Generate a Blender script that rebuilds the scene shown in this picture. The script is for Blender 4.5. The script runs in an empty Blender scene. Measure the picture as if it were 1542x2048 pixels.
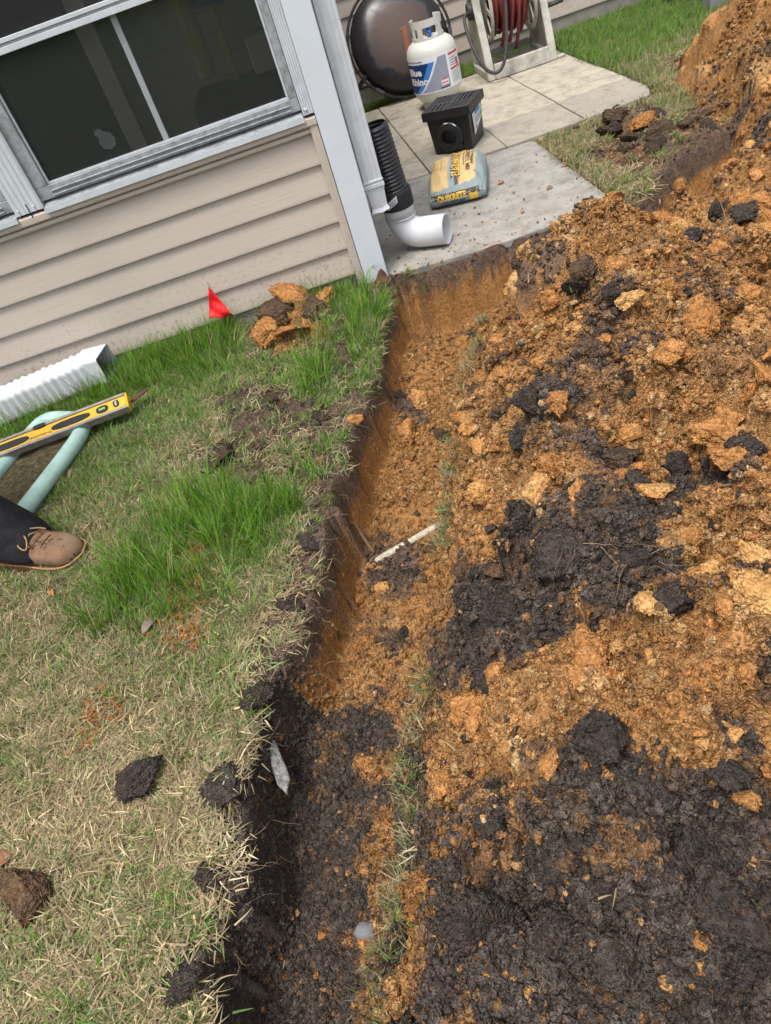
import bpy, bmesh, math, random
import numpy as np
from mathutils import Vector, Matrix, Euler, noise as mnoise
random.seed(7); rng = np.random.default_rng(11)
scene = bpy.context.scene
COL = scene.collection

# ------------------------------------------------------------------ camera
cd = bpy.data.cameras.new('camera'); cam = bpy.data.objects.new('camera', cd); COL.objects.link(cam)
CAMR = ((0.94992, -0.30912, -0.04586), (-0.16613, -0.62381, 0.76372), (-0.26469, -0.71785, -0.64392))
CAMP = (-0.184, -3.029, 1.28)
cam.matrix_world = Matrix([(r[0], -r[1], -r[2], p) for r, p in zip(CAMR, CAMP)] + [(0, 0, 0, 1)])
cd.sensor_fit = 'VERTICAL'; cd.sensor_height = 24.0; cd.lens = 1446.38 / 2048 * 24.0
cd.clip_start = 0.05; cd.clip_end = 300
scene.camera = cam
scene.render.resolution_x = 771; scene.render.resolution_y = 1024

# ------------------------------------------------------------------ sky and sun (overcast)
SUN_EL, SUN_AZ = math.radians(70), math.radians(212)      # azimuth from +Y, clockwise
w = bpy.data.worlds.new('World'); scene.world = w; w.use_nodes = True
nt = w.node_tree; nt.nodes.clear()
sky = nt.nodes.new('ShaderNodeTexSky'); sky.sky_type = 'NISHITA'; sky.sun_disc = False
sky.sun_elevation = SUN_EL; sky.sun_rotation = SUN_AZ; sky.air_density = 1.0; sky.dust_density = 4.0; sky.ozone_density = 1.0
hs = nt.nodes.new('ShaderNodeHueSaturation'); hs.inputs['Saturation'].default_value = 0.38
bgn = nt.nodes.new('ShaderNodeBackground'); bgn.inputs['Strength'].default_value = 0.13
wo = nt.nodes.new('ShaderNodeOutputWorld')
nt.links.new(sky.outputs[0], hs.inputs['Color']); nt.links.new(hs.outputs[0], bgn.inputs['Color']); nt.links.new(bgn.outputs[0], wo.inputs['Surface'])
sl = bpy.data.lights.new('sun', 'SUN'); sl.energy = 1.5; sl.angle = math.radians(18); sl.color = (1.0, 0.955, 0.90)
so = bpy.data.objects.new('sun', sl); COL.objects.link(so)
sd = Vector((math.sin(SUN_AZ) * math.cos(SUN_EL), math.cos(SUN_AZ) * math.cos(SUN_EL), math.sin(SUN_EL)))
so.rotation_euler = sd.to_track_quat('Z', 'Y').to_euler(); so.location = sd * 10
vs = scene.view_settings; vs.view_transform = 'Standard'; vs.look = 'None'; vs.gamma = 1.0; vs.use_curve_mapping = False
vs.exposure = 0.90
scene.cycles.use_denoising = True; scene.cycles.max_bounces = 5; scene.cycles.diffuse_bounces = 2; scene.cycles.use_adaptive_sampling = True; scene.cycles.adaptive_threshold = 0.03
scene.cycles.transparent_max_bounces = 8; scene.cycles.caustics_reflective = False; scene.cycles.caustics_refractive = False

# ------------------------------------------------------------------ material helper
class N:
    """small node-tree builder"""
    def __init__(s, name):
        s.m = bpy.data.materials.new(name); s.m.use_nodes = True; s.t = s.m.node_tree
        s.b = s.t.nodes['Principled BSDF']; s.o = s.t.nodes['Material Output']
    def n(s, typ, **kw):
        x = s.t.nodes.new('ShaderNode' + typ)
        for k, v in kw.items():
            if k.startswith('i_'): x.inputs[k[2:].replace('_', ' ')].default_value = v
            else: setattr(x, k, v)
        return x
    def l(s, a, b): s.t.links.new(a, b)
    def coord(s, kind='Object', scale=(1, 1, 1)):
        tc = s.n('TexCoord'); mp = s.n('Mapping'); mp.inputs['Scale'].default_value = scale
        s.l(tc.outputs[kind], mp.inputs['Vector']); return mp.outputs[0]
    def noise(s, co, scale, detail=4, rough=.55, dist=0):
        x = s.n('TexNoise'); x.inputs['Scale'].default_value = scale; x.inputs['Detail'].default_value = detail
        x.inputs['Roughness'].default_value = rough; x.inputs['Distortion'].default_value = dist
        if co is not None: s.l(co, x.inputs['Vector'])
        return x.outputs['Fac']
    def ramp(s, fac, stops):
        r = s.n('ValToRGB'); e = r.color_ramp.elements
        while len(e) < len(stops): e.new(.5)
        for q, (p, c) in zip(e, stops):
            q.position = p; q.color = (*c, 1) if len(c) == 3 else c
        s.l(fac, r.inputs[0]); return r.outputs[0]
    def mix(s, fac, a, b, mode='MIX'):
        x = s.n('Mix', data_type='RGBA', blend_type=mode)
        for v, i in ((fac, 0), (a, 6), (b, 7)):
            if isinstance(v, (int, float)): x.inputs[i].default_value = v
            elif isinstance(v, tuple): x.inputs[i].default_value = (*v, 1) if len(v) == 3 else v
            else: s.l(v, x.inputs[i])
        return x.outputs[2]
    def math(s, op, a, b=None):
        x = s.n('Math', operation=op)
        for v, i in ((a, 0), (b, 1)):
            if v is None: continue
            if isinstance(v, (int, float)): x.inputs[i].default_value = v
            else: s.l(v, x.inputs[i])
        return x.outputs[0]
    def bump(s, h, dist=.002, strength=1.0, prev=None):
        x = s.n('Bump'); x.inputs['Distance'].default_value = dist; x.inputs['Strength'].default_value = strength
        s.l(h, x.inputs['Height'])
        if prev is not None: s.l(prev, x.inputs['Normal'])
        return x.outputs[0]
    def fin(s, col=None, rough=.6, spec=.3, metal=0, nrm=None):
        b = s.b
        if col is not None:
            if isinstance(col, tuple): b.inputs['Base Color'].default_value = (*col, 1)
            else: s.l(col, b.inputs['Base Color'])
        if isinstance(rough, (int, float)): b.inputs['Roughness'].default_value = rough
        else: s.l(rough, b.inputs['Roughness'])
        b.inputs['Specular IOR Level'].default_value = spec; b.inputs['Metallic'].default_value = metal
        if nrm is not None: s.l(nrm, b.inputs['Normal'])
        return s.m
M = {}
def worn(name, col, col2=None, scale=14, rough=.6, spec=.3, metal=0, bump=.0004, dirt=.35, bscale=200):
    """coloured surface with blotchy dirt and a fine relief"""
    k = N(name); co = k.coord()
    col2 = col2 or tuple(c * .6 for c in col)
    f = k.noise(co, scale, 6, .65)
    c = k.mix(k.ramp(f, [(.42, (0, 0, 0)), (.75, (dirt, dirt, dirt))]), col, col2)
    nr = k.bump(k.noise(co, bscale, 3), bump)
    M[name] = k.fin(c, rough, spec, metal, nr); return M[name]

def siding_mat(name, base):
    k = N(name); co = k.coord('Object', (3.0, 60, 60))
    g = k.noise(co, 1.6, 5, .6, .8); co2 = k.coord()
    c = k.mix(k.noise(co2, 2.2, 4), base, tuple(v * .86 for v in base))
    c = k.mix(k.ramp(k.noise(co2, 30, 5, .7), [(.62, (0, 0, 0)), (.8, (.25, .25, .25))]), c, tuple(v * .55 for v in base))
    gp_ = k.n('NewGeometry'); sz = k.n('SeparateXYZ'); k.l(gp_.outputs['Position'], sz.inputs[0])
    low = k.n('MapRange'); low.inputs['From Min'].default_value = .34; low.inputs['From Max'].default_value = .02; k.l(sz.outputs[2], low.inputs['Value'])
    spl_ = k.ramp(k.noise(gp_.outputs['Position'], 75, 4, .7), [(.56, (0, 0, 0)), (.66, (.8, .8, .8))])      # soil splashed on the lowest boards
    c = k.mix(k.math('MULTIPLY', low.outputs[0], spl_), c, (.16, .115, .075))
    M[name] = k.fin(c, .55, .3, 0, k.bump(g, .0022, .5))
siding_mat('siding', (.52, .45, .385))
siding_mat('trim_tan', (.53, .455, .39))
worn('white_vinyl', (.62, .665, .72), (.50, .51, .50), 7, .38, .4, 0, .0004, .3)
worn('white_metal', (.58, .61, .65), (.40, .41, .41), 18, .42, .4, 0, .0005, .45)
worn('alu_frame', (.38, .40, .42), (.10, .095, .085), 34, .45, .4, .2, .0006, .7)
worn('white_plastic', (.60, .62, .65), (.55, .54, .50), 10, .32, .45, 0, .0002, .25)
worn('black_plastic', (.012, .0125, .014), (.05, .048, .045), 20, .42, .45, 0, .0004, .35)
worn('corrugated_black', (.022, .022, .027), (.09, .088, .09), 25, .4, .5, 0, .0003, .4)
worn('rubber', (.045, .042, .042), (.10, .095, .09), 16, .55, .35, 0, .0005, .5)
worn('red_hose', (.16, .028, .026), (.06, .02, .018), 22, .45, .4, 0, .0006, .6)
worn('beige_plastic', (.50, .48, .42), (.14, .13, .11), 11, .5, .35, 0, .0005, .75)
worn('grey_plastic', (.20, .20, .21), (.10, .10, .10), 9, .5, .35)
worn('dark_plastic', (.02, .02, .022), None, 9, .6, .3)
worn('splash_green', (.42, .62, .56), (.24, .27, .20), 16, .42, .4, 0, .0006, .6)
worn('level_yellow', (.72, .42, .035), (.35, .22, .05), 24, .4, .4, 0, .0003, .4)
worn('level_metal', (.30, .275, .25), (.12, .10, .085), 30, .5, .4, .15, .0005, .8)
worn('tank_white', (.62, .63, .59), (.52, .50, .42), 9, .35, .45, 0, .0003, .35)
worn('valve_blue', (.03, .22, .75), None, 9, .4, .4)
worn('brass', (.45, .32, .10), None, 20, .4, .5, .8)
worn('red_flag', (.85, .018, .022), (.55, .012, .015), 12, .5, .3, 0, .0004, .5)
worn('wire', (.16, .15, .14), None, 30, .4, .4, .7)
worn('trouser', (.013, .0135, .017), (.040, .038, .037), 30, .85, .15, 0, .0016, .6, 420)
worn('sole', (.20, .11, .05), (.06, .04, .025), 24, .7, .2, 0, .0012, .8)
worn('lace', (.33, .20, .10), None, 40, .8, .1)
worn('shirt', (.08, .09, .10), None, 12, .9, .1)
worn('skin', (.45, .28, .20), None, 12, .6, .3)
worn('paper_white', (.75, .76, .78), (.60, .60, .62), 20, .5, .3, 0, .0002, .4)
worn('ink', (.02, .02, .025), None, 20, .6, .2)
worn('ink_brown', (.10, .065, .05), None, 20, .6, .2)
worn('ink_blue', (.012, .035, .14), None, 20, .4, .4)
worn('ink_sky', (.05, .22, .62), None, 20, .4, .4)
worn('ink_grey', (.30, .31, .40), None, 20, .4, .4)
worn('ink_red', (.60, .08, .08), None, 20, .5, .3)
worn('ink_green', (.20, .45, .10), None, 20, .5, .3)
worn('ink_white', (.80, .82, .84), None, 20, .4, .4)
worn('ink_yellow', (.80, .52, .07), (.60, .36, .05), 40, .55, .3)
worn('foundation', (.30, .28, .25), (.13, .125, .10), 9, .9, .15, 0, .003, .7, 90)
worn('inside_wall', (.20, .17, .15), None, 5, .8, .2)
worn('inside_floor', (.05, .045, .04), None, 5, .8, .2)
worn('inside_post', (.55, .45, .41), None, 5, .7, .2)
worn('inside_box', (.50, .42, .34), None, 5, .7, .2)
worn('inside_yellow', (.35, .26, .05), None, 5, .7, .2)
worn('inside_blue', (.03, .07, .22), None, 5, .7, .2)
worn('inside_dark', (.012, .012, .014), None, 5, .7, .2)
worn('pvc_old', (.56, .52, .40), (.12, .085, .05), 70, .5, .3, 0, .001, .9)
worn('stone_white', (.42, .42, .41), (.045, .038, .032), 70, .75, .2, 0, .004, 1.0)
worn('stone_grey', (.17, .17, .18), (.08, .07, .055), 30, .6, .3, 0, .001, .6)
worn('root_wood', (.20, .12, .07), (.08, .05, .03), 60, .85, .15, 0, .001, .6)
worn('root_fine', (.26, .19, .125), (.08, .055, .04), 60, .9, .1)
worn('leaf_brown', (.23, .105, .055), (.10, .05, .035), 40, .6, .25, 0, .0006, .7)
worn('leaf_orange', (.42, .17, .07), (.20, .09, .04), 40, .6, .25, 0, .0006, .6)
worn('leaf_grey', (.22, .17, .15), (.09, .07, .06), 40, .6, .25, 0, .0006, .6)
worn('mulch_red', (.12, .055, .045), (.05, .03, .025), 60, .85, .1, 0, .002, .6)

def concrete(name, base, base2, dark, speck=.5):
    k = N(name); co = k.coord('Object')
    c = k.mix(k.ramp(k.noise(co, 4.5, 7, .7, .0), [(.35, (0, 0, 0)), (.68, (1, 1, 1))]), base, base2)
    c = k.mix(k.ramp(k.noise(co, 9, 9, .8, .0), [(.47, (0, 0, 0)), (.72, (.8, .8, .8))]), c, dark)
    c = k.mix(k.ramp(k.noise(co, 240, 3, .7), [(.5, (0, 0, 0)), (.7, (speck, speck, speck))]), c, dark)
    c = k.mix(k.ramp(k.noise(co, 320, 2, .6), [(.62, (0, 0, 0)), (.72, (.5, .5, .5))]), c, (.62, .58, .50))
    if name == 'slab_grey':                                      # clay trodden and spilled along the dug edge
        gq = k.n('NewGeometry'); sq = k.n('SeparateXYZ'); k.l(gq.outputs['Position'], sq.inputs[0])
        nr_ = k.n('MapRange'); nr_.inputs['From Min'].default_value = .42; nr_.inputs['From Max'].default_value = -.05; k.l(sq.outputs[1], nr_.inputs['Value'])
        c = k.mix(k.math('MULTIPLY', nr_.outputs[0], k.ramp(k.noise(co, 14, 6, .75), [(.52, (0, 0, 0)), (.68, (.75, .75, .75))])), c, (.34, .20, .095))
    h = k.math('ADD', k.noise(co, 260, 3, .7), k.math('MULTIPLY', k.noise(co, 60, 4), .8))
    M[name] = k.fin(c, .9, .15, 0, k.bump(h, .0022, .8))
concrete('slab_grey', (.365, .35, .315), (.30, .288, .262), (.125, .12, .11), .55)
concrete('paver_tan', (.47, .42, .33), (.39, .36, .30), (.15, .135, .11), .4)
concrete('paver_grey', (.32, .30, .265), (.43, .385, .30), (.11, .10, .085), .6)

def steel_bowl():
    k = N('bowl_steel'); co = k.coord()
    sep = k.n('SeparateXYZ'); k.l(co, sep.inputs[0])
    r = k.math('SQRT', k.math('ADD', k.math('MULTIPLY', sep.outputs[0], sep.outputs[0]), k.math('MULTIPLY', sep.outputs[1], sep.outputs[1])))
    e = k.math('ADD', r, k.math('MULTIPLY', k.math('SUBTRACT', k.noise(co, 6, 5, .6, .6), .5), .22))
    c = k.ramp(e, [(.10, (.088, .053, .040)), (.205, (.066, .045, .038)), (.222, (.075, .062, .058)), (.25, (.018, .018, .022)), (.40, (.010, .010, .012))])
    c = k.mix(k.ramp(k.noise(co, 30, 6, .7), [(.5, (0, 0, 0)), (.8, (.5, .5, .5))]), c, (.06, .05, .055))
    # rust streak running down from the drain hole
    sx = k.math('ABSOLUTE', k.math('ADD', k.math('SUBTRACT', sep.outputs[0], k.math('MULTIPLY', sep.outputs[1], .12)), -.02))
    inx = k.math('LESS_THAN', k.math('ADD', sx, k.math('MULTIPLY', k.noise(co, 25, 3), .02)), .026)
    iny = k.math('MULTIPLY', k.math('LESS_THAN', sep.outputs[1], .035), k.math('GREATER_THAN', sep.outputs[1], -.16))
    c = k.mix(k.math('MULTIPLY', k.math('MULTIPLY', inx, iny), .8), c, (.26, .075, .014))
    rr = k.ramp(e, [(.16, (.62, .62, .62)), (.26, (.30, .30, .30))])
    M['bowl_steel'] = k.fin(c, rr, .5, 0, k.bump(k.noise(co, 90, 4), .0006))
steel_bowl()

def boot_mat():
    k = N('boot_leather'); co = k.coord()
    c = k.mix(k.ramp(k.noise(co, 16, 6, .7), [(.35, (0, 0, 0)), (.7, (1, 1, 1))]), (.15, .090, .057), (.27, .155, .08))
    c = k.mix(k.ramp(k.noise(co, 42, 3, .5), [(.61, (0, 0, 0)), (.64, (.9, .9, .9))]), c, (.03, .024, .02))
    c = k.mix(k.ramp(k.noise(co, 9, 5, .6), [(.5, (0, 0, 0)), (.7, (.5, .5, .5))]), c, (.17, .13, .10))
    M['boot_leather'] = k.fin(c, .75, .2, 0, k.bump(k.noise(co, 170, 5, .7), .0015))
boot_mat()

def glass_mats():
    k = N('window_glass'); t = k.n('BsdfTransparent'); t.inputs[0].default_value = (.80, .83, .82, 1)
    g = k.n('BsdfGlossy'); g.inputs['Roughness'].default_value = .02
    fr = k.n('Fresnel'); fr.inputs[0].default_value = 1.45
    mx = k.n('MixShader'); k.l(fr.outputs[0], mx.inputs[0]); k.l(t.outputs[0], mx.inputs[1]); k.l(g.outputs[0], mx.inputs[2])
    k.l(mx.outputs[0], k.o.inputs['Surface']); M['window_glass'] = k.m
    k = N('insect_screen'); t = k.n('BsdfTransparent'); t.inputs[0].default_value = (1, 1, 1, 1)
    d = k.n('BsdfDiffuse'); d.inputs[0].default_value = (.085, .087, .09, 1)
    mx = k.n('MixShader'); mx.inputs[0].default_value = .14
    k.l(t.outputs[0], mx.inputs[1]); k.l(d.outputs[0], mx.inputs[2]); k.l(mx.outputs[0], k.o.inputs['Surface']); M['insect_screen'] = k.m
glass_mats()

def soil_mats():
    def world(k):
        g = k.n('NewGeometry'); return g.outputs['Position']
    def grains(k, co, sc):
        v = k.n('TexVoronoi'); v.inputs['Scale'].default_value = sc; v.inputs['Randomness'].default_value = 1.0
        d = k.n('VectorMath', operation='ADD'); nz = k.n('TexNoise'); nz.inputs['Scale'].default_value = sc * .9; nz.inputs['Detail'].default_value = 3
        s_ = k.n('VectorMath', operation='SCALE'); s_.inputs['Scale'].default_value = .9 / sc
        k.l(co, nz.inputs['Vector']); k.l(nz.outputs['Color'], s_.inputs[0]); k.l(co, d.inputs[0]); k.l(s_.outputs[0], d.inputs[1]); k.l(d.outputs[0], v.inputs['Vector'])
        sp = k.n('SeparateColor'); k.l(v.outputs['Color'], sp.inputs[0])
        return k.math('MULTIPLY', v.outputs['Distance'], sc * .01), sp.outputs[0]
    def soil_look(k, base, co, smooth=None):
        """crumb structure shared by every soil surface, in metres"""
        d1, c1 = grains(k, co, 110); d2, c2 = grains(k, co, 260)
        vv = k.math('ADD', k.math('MULTIPLY', c1, .42), k.math('MULTIPLY', c2, .42)); vv = k.math('ADD', vv, k.math('MULTIPLY', k.noise(co, 60, 4, .7), .5))
        lo = k.mix(1.0, base, (.56, .53, .51), 'MULTIPLY'); hi = k.mix(1.0, base, (1.52, 1.54, 1.56), 'MULTIPLY')
        c = k.mix(k.ramp(vv, [(.30, (0, 0, 0)), (.95, (1, 1, 1))]), lo, hi)
        c = k.mix(k.ramp(k.noise(co, 330, 3, .7), [(.60, (0, 0, 0)), (.74, (.5, .5, .5))]), c, (.03, .025, .022))
        h = k.math('ADD', k.math('MULTIPLY', d1, -.75), k.math('MULTIPLY', d2, -.45)); h = k.math('ADD', h, k.math('MULTIPLY', k.noise(co, 480, 4, .75), .45)); h = k.math('ADD', h, k.math('MULTIPLY', k.noise(co, 70, 4, .7), .9))
        nr = k.bump(h, .0075, 1.0)
        if smooth is not None:
            c = k.mix(k.math('MULTIPLY', smooth, .55), c, k.mix(1.0, base, (.80, .78, .76), 'MULTIPLY'))
            st = k.math('SUBTRACT', 1.0, k.math('MULTIPLY', smooth, .5)); nr.node.inputs['Strength'].default_value = 1; k.l(st, nr.node.inputs['Strength'])
        return c, nr
    # heightfield soil: colour of each clod is stored on the vertices, grain comes from noise
    k = N('soil'); co = world(k); a = k.n('Attribute', attribute_name='Col')
    c, nr = soil_look(k, a.outputs[0], co, a.outputs['Alpha']); M['soil'] = k.fin(c, .95, .12, 0, nr)
    def clod(name, c1, c2, speck, sp=.55):
        k = N(name); co = world(k); oi = k.n('ObjectInfo')
        f = k.math('ADD', k.noise(co, 26, 6, .7), k.math('MULTIPLY', k.math('SUBTRACT', oi.outputs['Random'], .5), .25))
        c = k.mix(k.ramp(f, [(.36, (0, 0, 0)), (.66, (1, 1, 1))]), c1, c2)
        c = k.mix(k.ramp(k.noise(co, 75, 5, .75), [(.57, (0, 0, 0)), (.68, (sp, sp, sp))]), c, speck)
        c, nr = soil_look(k, c, co); nr.node.inputs['Strength'].default_value = 1.0 if 'topsoil' in name else .65; M[name] = k.fin(c, .95, .12, 0, nr)
    clod('clod_clay', (.42, .205, .072), (.33, .15, .050), (.07, .045, .03))
    clod('clod_pale', (.52, .30, .118), (.44, .22, .072), (.20, .085, .03), .4)
    clod('clod_topsoil', (.058, .047, .041), (.088, .070, .059), (.26, .125, .045), .30)
    clod('clod_sod', (.085, .056, .036), (.050, .036, .028), (.20, .14, .075), .5)
    clod('clod_mixed', (.11, .068, .038), (.058, .043, .034), (.36, .16, .05), .55)
    # loose crumbs and grass take their colour from the instance
    k = N('crumb'); a = k.n('Attribute', attribute_name='tint', attribute_type='INSTANCER'); co = world(k)
    c, nr = soil_look(k, a.outputs[0], co); M['crumb'] = k.fin(c, .95, .12, 0, nr)
    k = N('grass_blade'); a = k.n('Attribute', attribute_name='tint', attribute_type='INSTANCER'); b = k.n('Attribute', attribute_name='bl')
    straw = k.math('GREATER_THAN', k.math('ADD', b.outputs['Fac'], 0.0), a.outputs['Alpha'])
    vary = k.n('MapRange'); vary.inputs['To Min'].default_value = .62; vary.inputs['To Max'].default_value = 1.3
    fr = k.math('FRACT', k.math('MULTIPLY', b.outputs['Fac'], 17.3)); k.l(fr, vary.inputs['Value'])
    cc = k.mix(straw, a.outputs['Color'], (.40, .32, .185))
    vv = k.n('CombineColor'); [k.l(vary.outputs[0], vv.inputs[i]) for i in range(3)]
    cc = k.mix(1.0, cc, vv.outputs[0], 'MULTIPLY')
    k.l(cc, k.b.inputs['Base Color']); k.b.inputs['Roughness'].default_value = .5; k.b.inputs['Specular IOR Level'].default_value = .25
    tr = k.n('BsdfTranslucent'); k.l(cc, tr.inputs[0]); mx = k.n('MixShader'); mx.inputs[0].default_value = .28
    k.l(k.b.outputs[0], mx.inputs[1]); k.l(tr.outputs[0], mx.inputs[2]); k.l(mx.outputs[0], k.o.inputs['Surface']); M['grass_blade'] = k.m
    # turf soil below the grass
    k = N('turf_soil'); co = k.coord('Object')
    c = k.ramp(k.noise(co, 45, 6, .75), [(.30, (.035, .03, .02)), (.50, (.12, .10, .055)), (.72, (.28, .22, .12))])
    M['turf_soil'] = k.fin(c, .95, .1, 0, k.bump(k.noise(co, 140, 5, .7), .01))
    k = N('far_turf'); co = k.coord('Object')
    c = k.ramp(k.noise(co, 30, 6, .75), [(.3, (.03, .05, .012)), (.55, (.09, .14, .03)), (.75, (.22, .19, .09))])
    M['far_turf'] = k.fin(c, .95, .1, 0, k.bump(k.noise(co, 90, 5, .7), .02))
soil_mats()

# ------------------------------------------------------------------ mesh helpers
class MB:
    """collects shapes, build() links them as one mesh object"""
    def __init__(s): s.v = []; s.f = []
    def add(s, v, f):
        o = len(s.v); s.v += [tuple(map(float, p)) for p in v]; s.f += [tuple(i + o for i in q) for q in f]; return s
    def box(s, c, d, rz=0, rot=None):
        R = rot or Matrix.Rotation(rz, 3, 'Z'); c = Vector(c); vs = []
        for z in (-1, 1):
            for x, y in ((-1, -1), (1, -1), (1, 1), (-1, 1)):
                vs.append(c + R @ Vector((x * d[0] / 2, y * d[1] / 2, z * d[2] / 2)))
        return s.add(vs, [(3, 2, 1, 0), (4, 5, 6, 7), (0, 1, 5, 4), (1, 2, 6, 5), (2, 3, 7, 6), (3, 0, 4, 7)])
    def span(s, x0, x1, y0, y1, z0, z1):
        return s.box(((x0 + x1) / 2, (y0 + y1) / 2, (z0 + z1) / 2), (x1 - x0, y1 - y0, z1 - z0))
    def prism(s, poly, axis, a0, a1):
        """poly: 2D points; extruded along axis 0/1/2 from a0 to a1"""
        def P(p, a):
            q = list(p); q.insert(axis, a); return q
        n = len(poly)
        return s.add([P(p, a0) for p in poly] + [P(p, a1) for p in poly],
                     [tuple(range(n - 1, -1, -1)), tuple(range(n, 2 * n))] + [(i, (i + 1) % n, n + (i + 1) % n, n + i) for i in range(n)])
    def loft(s, rings, cap=True):
        n = len(rings[0]); o = len(s.v); fs = []
        for r in range(len(rings) - 1):
            for i in range(n): fs.append((r * n + i, r * n + (i + 1) % n, (r + 1) * n + (i + 1) % n, (r + 1) * n + i))
        if cap: fs += [tuple(range(n - 1, -1, -1)), tuple(range((len(rings) - 1) * n, len(rings) * n))]
        return s.add([p for r in rings for p in r], fs)
    def tube(s, path, rad, n=8, cap=True):
        path = [Vector(p) for p in path]; rings = []
        up = Vector((0, 0, 1)); prev = None
        for i, p in enumerate(path):
            t = (path[min(i + 1, len(path) - 1)] - path[max(i - 1, 0)]).normalized()
            if prev is None:
                a = t.cross(up) if abs(t.z) < .95 else t.cross(Vector((1, 0, 0)))
            else: a = prev - t * prev.dot(t)
            a.normalize(); b = t.cross(a); prev = a
            r = rad[i] if isinstance(rad, (list, tuple)) else rad
            rings.append([p + (a * math.cos(k * 2 * math.pi / n) + b * math.sin(k * 2 * math.pi / n)) * r for k in range(n)])
        return s.loft(rings, cap)
    def lathe(s, prof, c=(0, 0, 0), n=40, rot=None, a0=0, a1=2 * math.pi):
        """prof: (r, z) list around z"""
        R = rot or Matrix.Identity(3); c = Vector(c); full = abs(a1 - a0 - 2 * math.pi) < 1e-6
        m = n if full else n + 1; vs = []; fs = []
        for r, z in prof:
            for i in range(m):
                a = a0 + (a1 - a0) * i / n; vs.append(c + R @ Vector((r * math.cos(a), r * math.sin(a), z)))
        for j in range(len(prof) - 1):
            for i in range(n):
                k = (i + 1) % m; fs.append((j * m + i, j * m + k, (j + 1) * m + k, (j + 1) * m + i))
        return s.add(vs, fs)
    def build(s, name, mat, parent=None, smooth=False, bevel=0, seg=2, solid=0, sub=0):
        me = bpy.data.meshes.new(name); me.from_pydata(s.v, [], s.f); me.update()
        bm = bmesh.new(); bm.from_mesh(me); bmesh.ops.recalc_face_normals(bm, faces=bm.faces); bm.to_mesh(me); bm.free()
        return place(name, me, mat, parent, smooth, bevel, seg, solid, sub)
def place(name, me, mat, parent=None, smooth=False, bevel=0, seg=2, solid=0, sub=0):
    o = bpy.data.objects.new(name, me); COL.objects.link(o)
    if mat: me.materials.append(M[mat])
    if smooth: me.polygons.foreach_set('use_smooth', [True] * len(me.polygons))
    if parent: o.parent = parent
    if solid: md = o.modifiers.new('s', 'SOLIDIFY'); md.thickness = solid; md.offset = 0
    if bevel:
        md = o.modifiers.new('b', 'BEVEL'); md.width = bevel; md.segments = seg; md.limit_method = 'ANGLE'; md.angle_limit = math.radians(35)
    if sub: md = o.modifiers.new('u', 'SUBSURF'); md.levels = sub; md.render_levels = sub
    return o
def tag(o, label=None, cat=None, group=None, kind=None):
    if label: o['label'] = label
    if cat: o['category'] = cat
    if group: o['group'] = group
    if kind: o['kind'] = kind
    return o
def empty(name, loc=(0, 0, 0), rz=0, label=None, cat=None, group=None, kind=None):
    o = bpy.data.objects.new(name, None); COL.objects.link(o); o.location = loc; o.rotation_euler = (0, 0, rz); o.empty_display_size = .05
    return tag(o, label, cat, group, kind)
def text_geo(s, size, bold=0.0):
    """flat mesh of a line of writing in the xy plane, left-bottom at the origin"""
    cu = bpy.data.curves.new('t', 'FONT'); cu.body = s; cu.size = size; cu.offset = bold; cu.resolution_u = 2
    ob = bpy.data.objects.new('t', cu); COL.objects.link(ob); bpy.context.view_layer.update()
    me = bpy.data.meshes.new_from_object(ob)
    v = [tuple(p.co) for p in me.vertices]; f = [tuple(p.vertices) for p in me.polygons]
    bpy.data.objects.remove(ob); bpy.data.curves.remove(cu); bpy.data.meshes.remove(me)
    return v, f
def mapped_text(name, s, size, mat, parent, fn, bold=0.0, center=False, width=None):
    v, f = text_geo(s, size, bold)
    w_ = max(p[0] for p in v) - min(p[0] for p in v); x0 = min(p[0] for p in v)
    sx = width / w_ if width else 1
    v = [fn((p[0] - x0) * sx - (w_ * sx / 2 if center else 0), p[1]) for p in v]
    me = bpy.data.meshes.new(name); me.from_pydata(v, [], f); me.update()
    return place(name, me, mat, parent)
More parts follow.
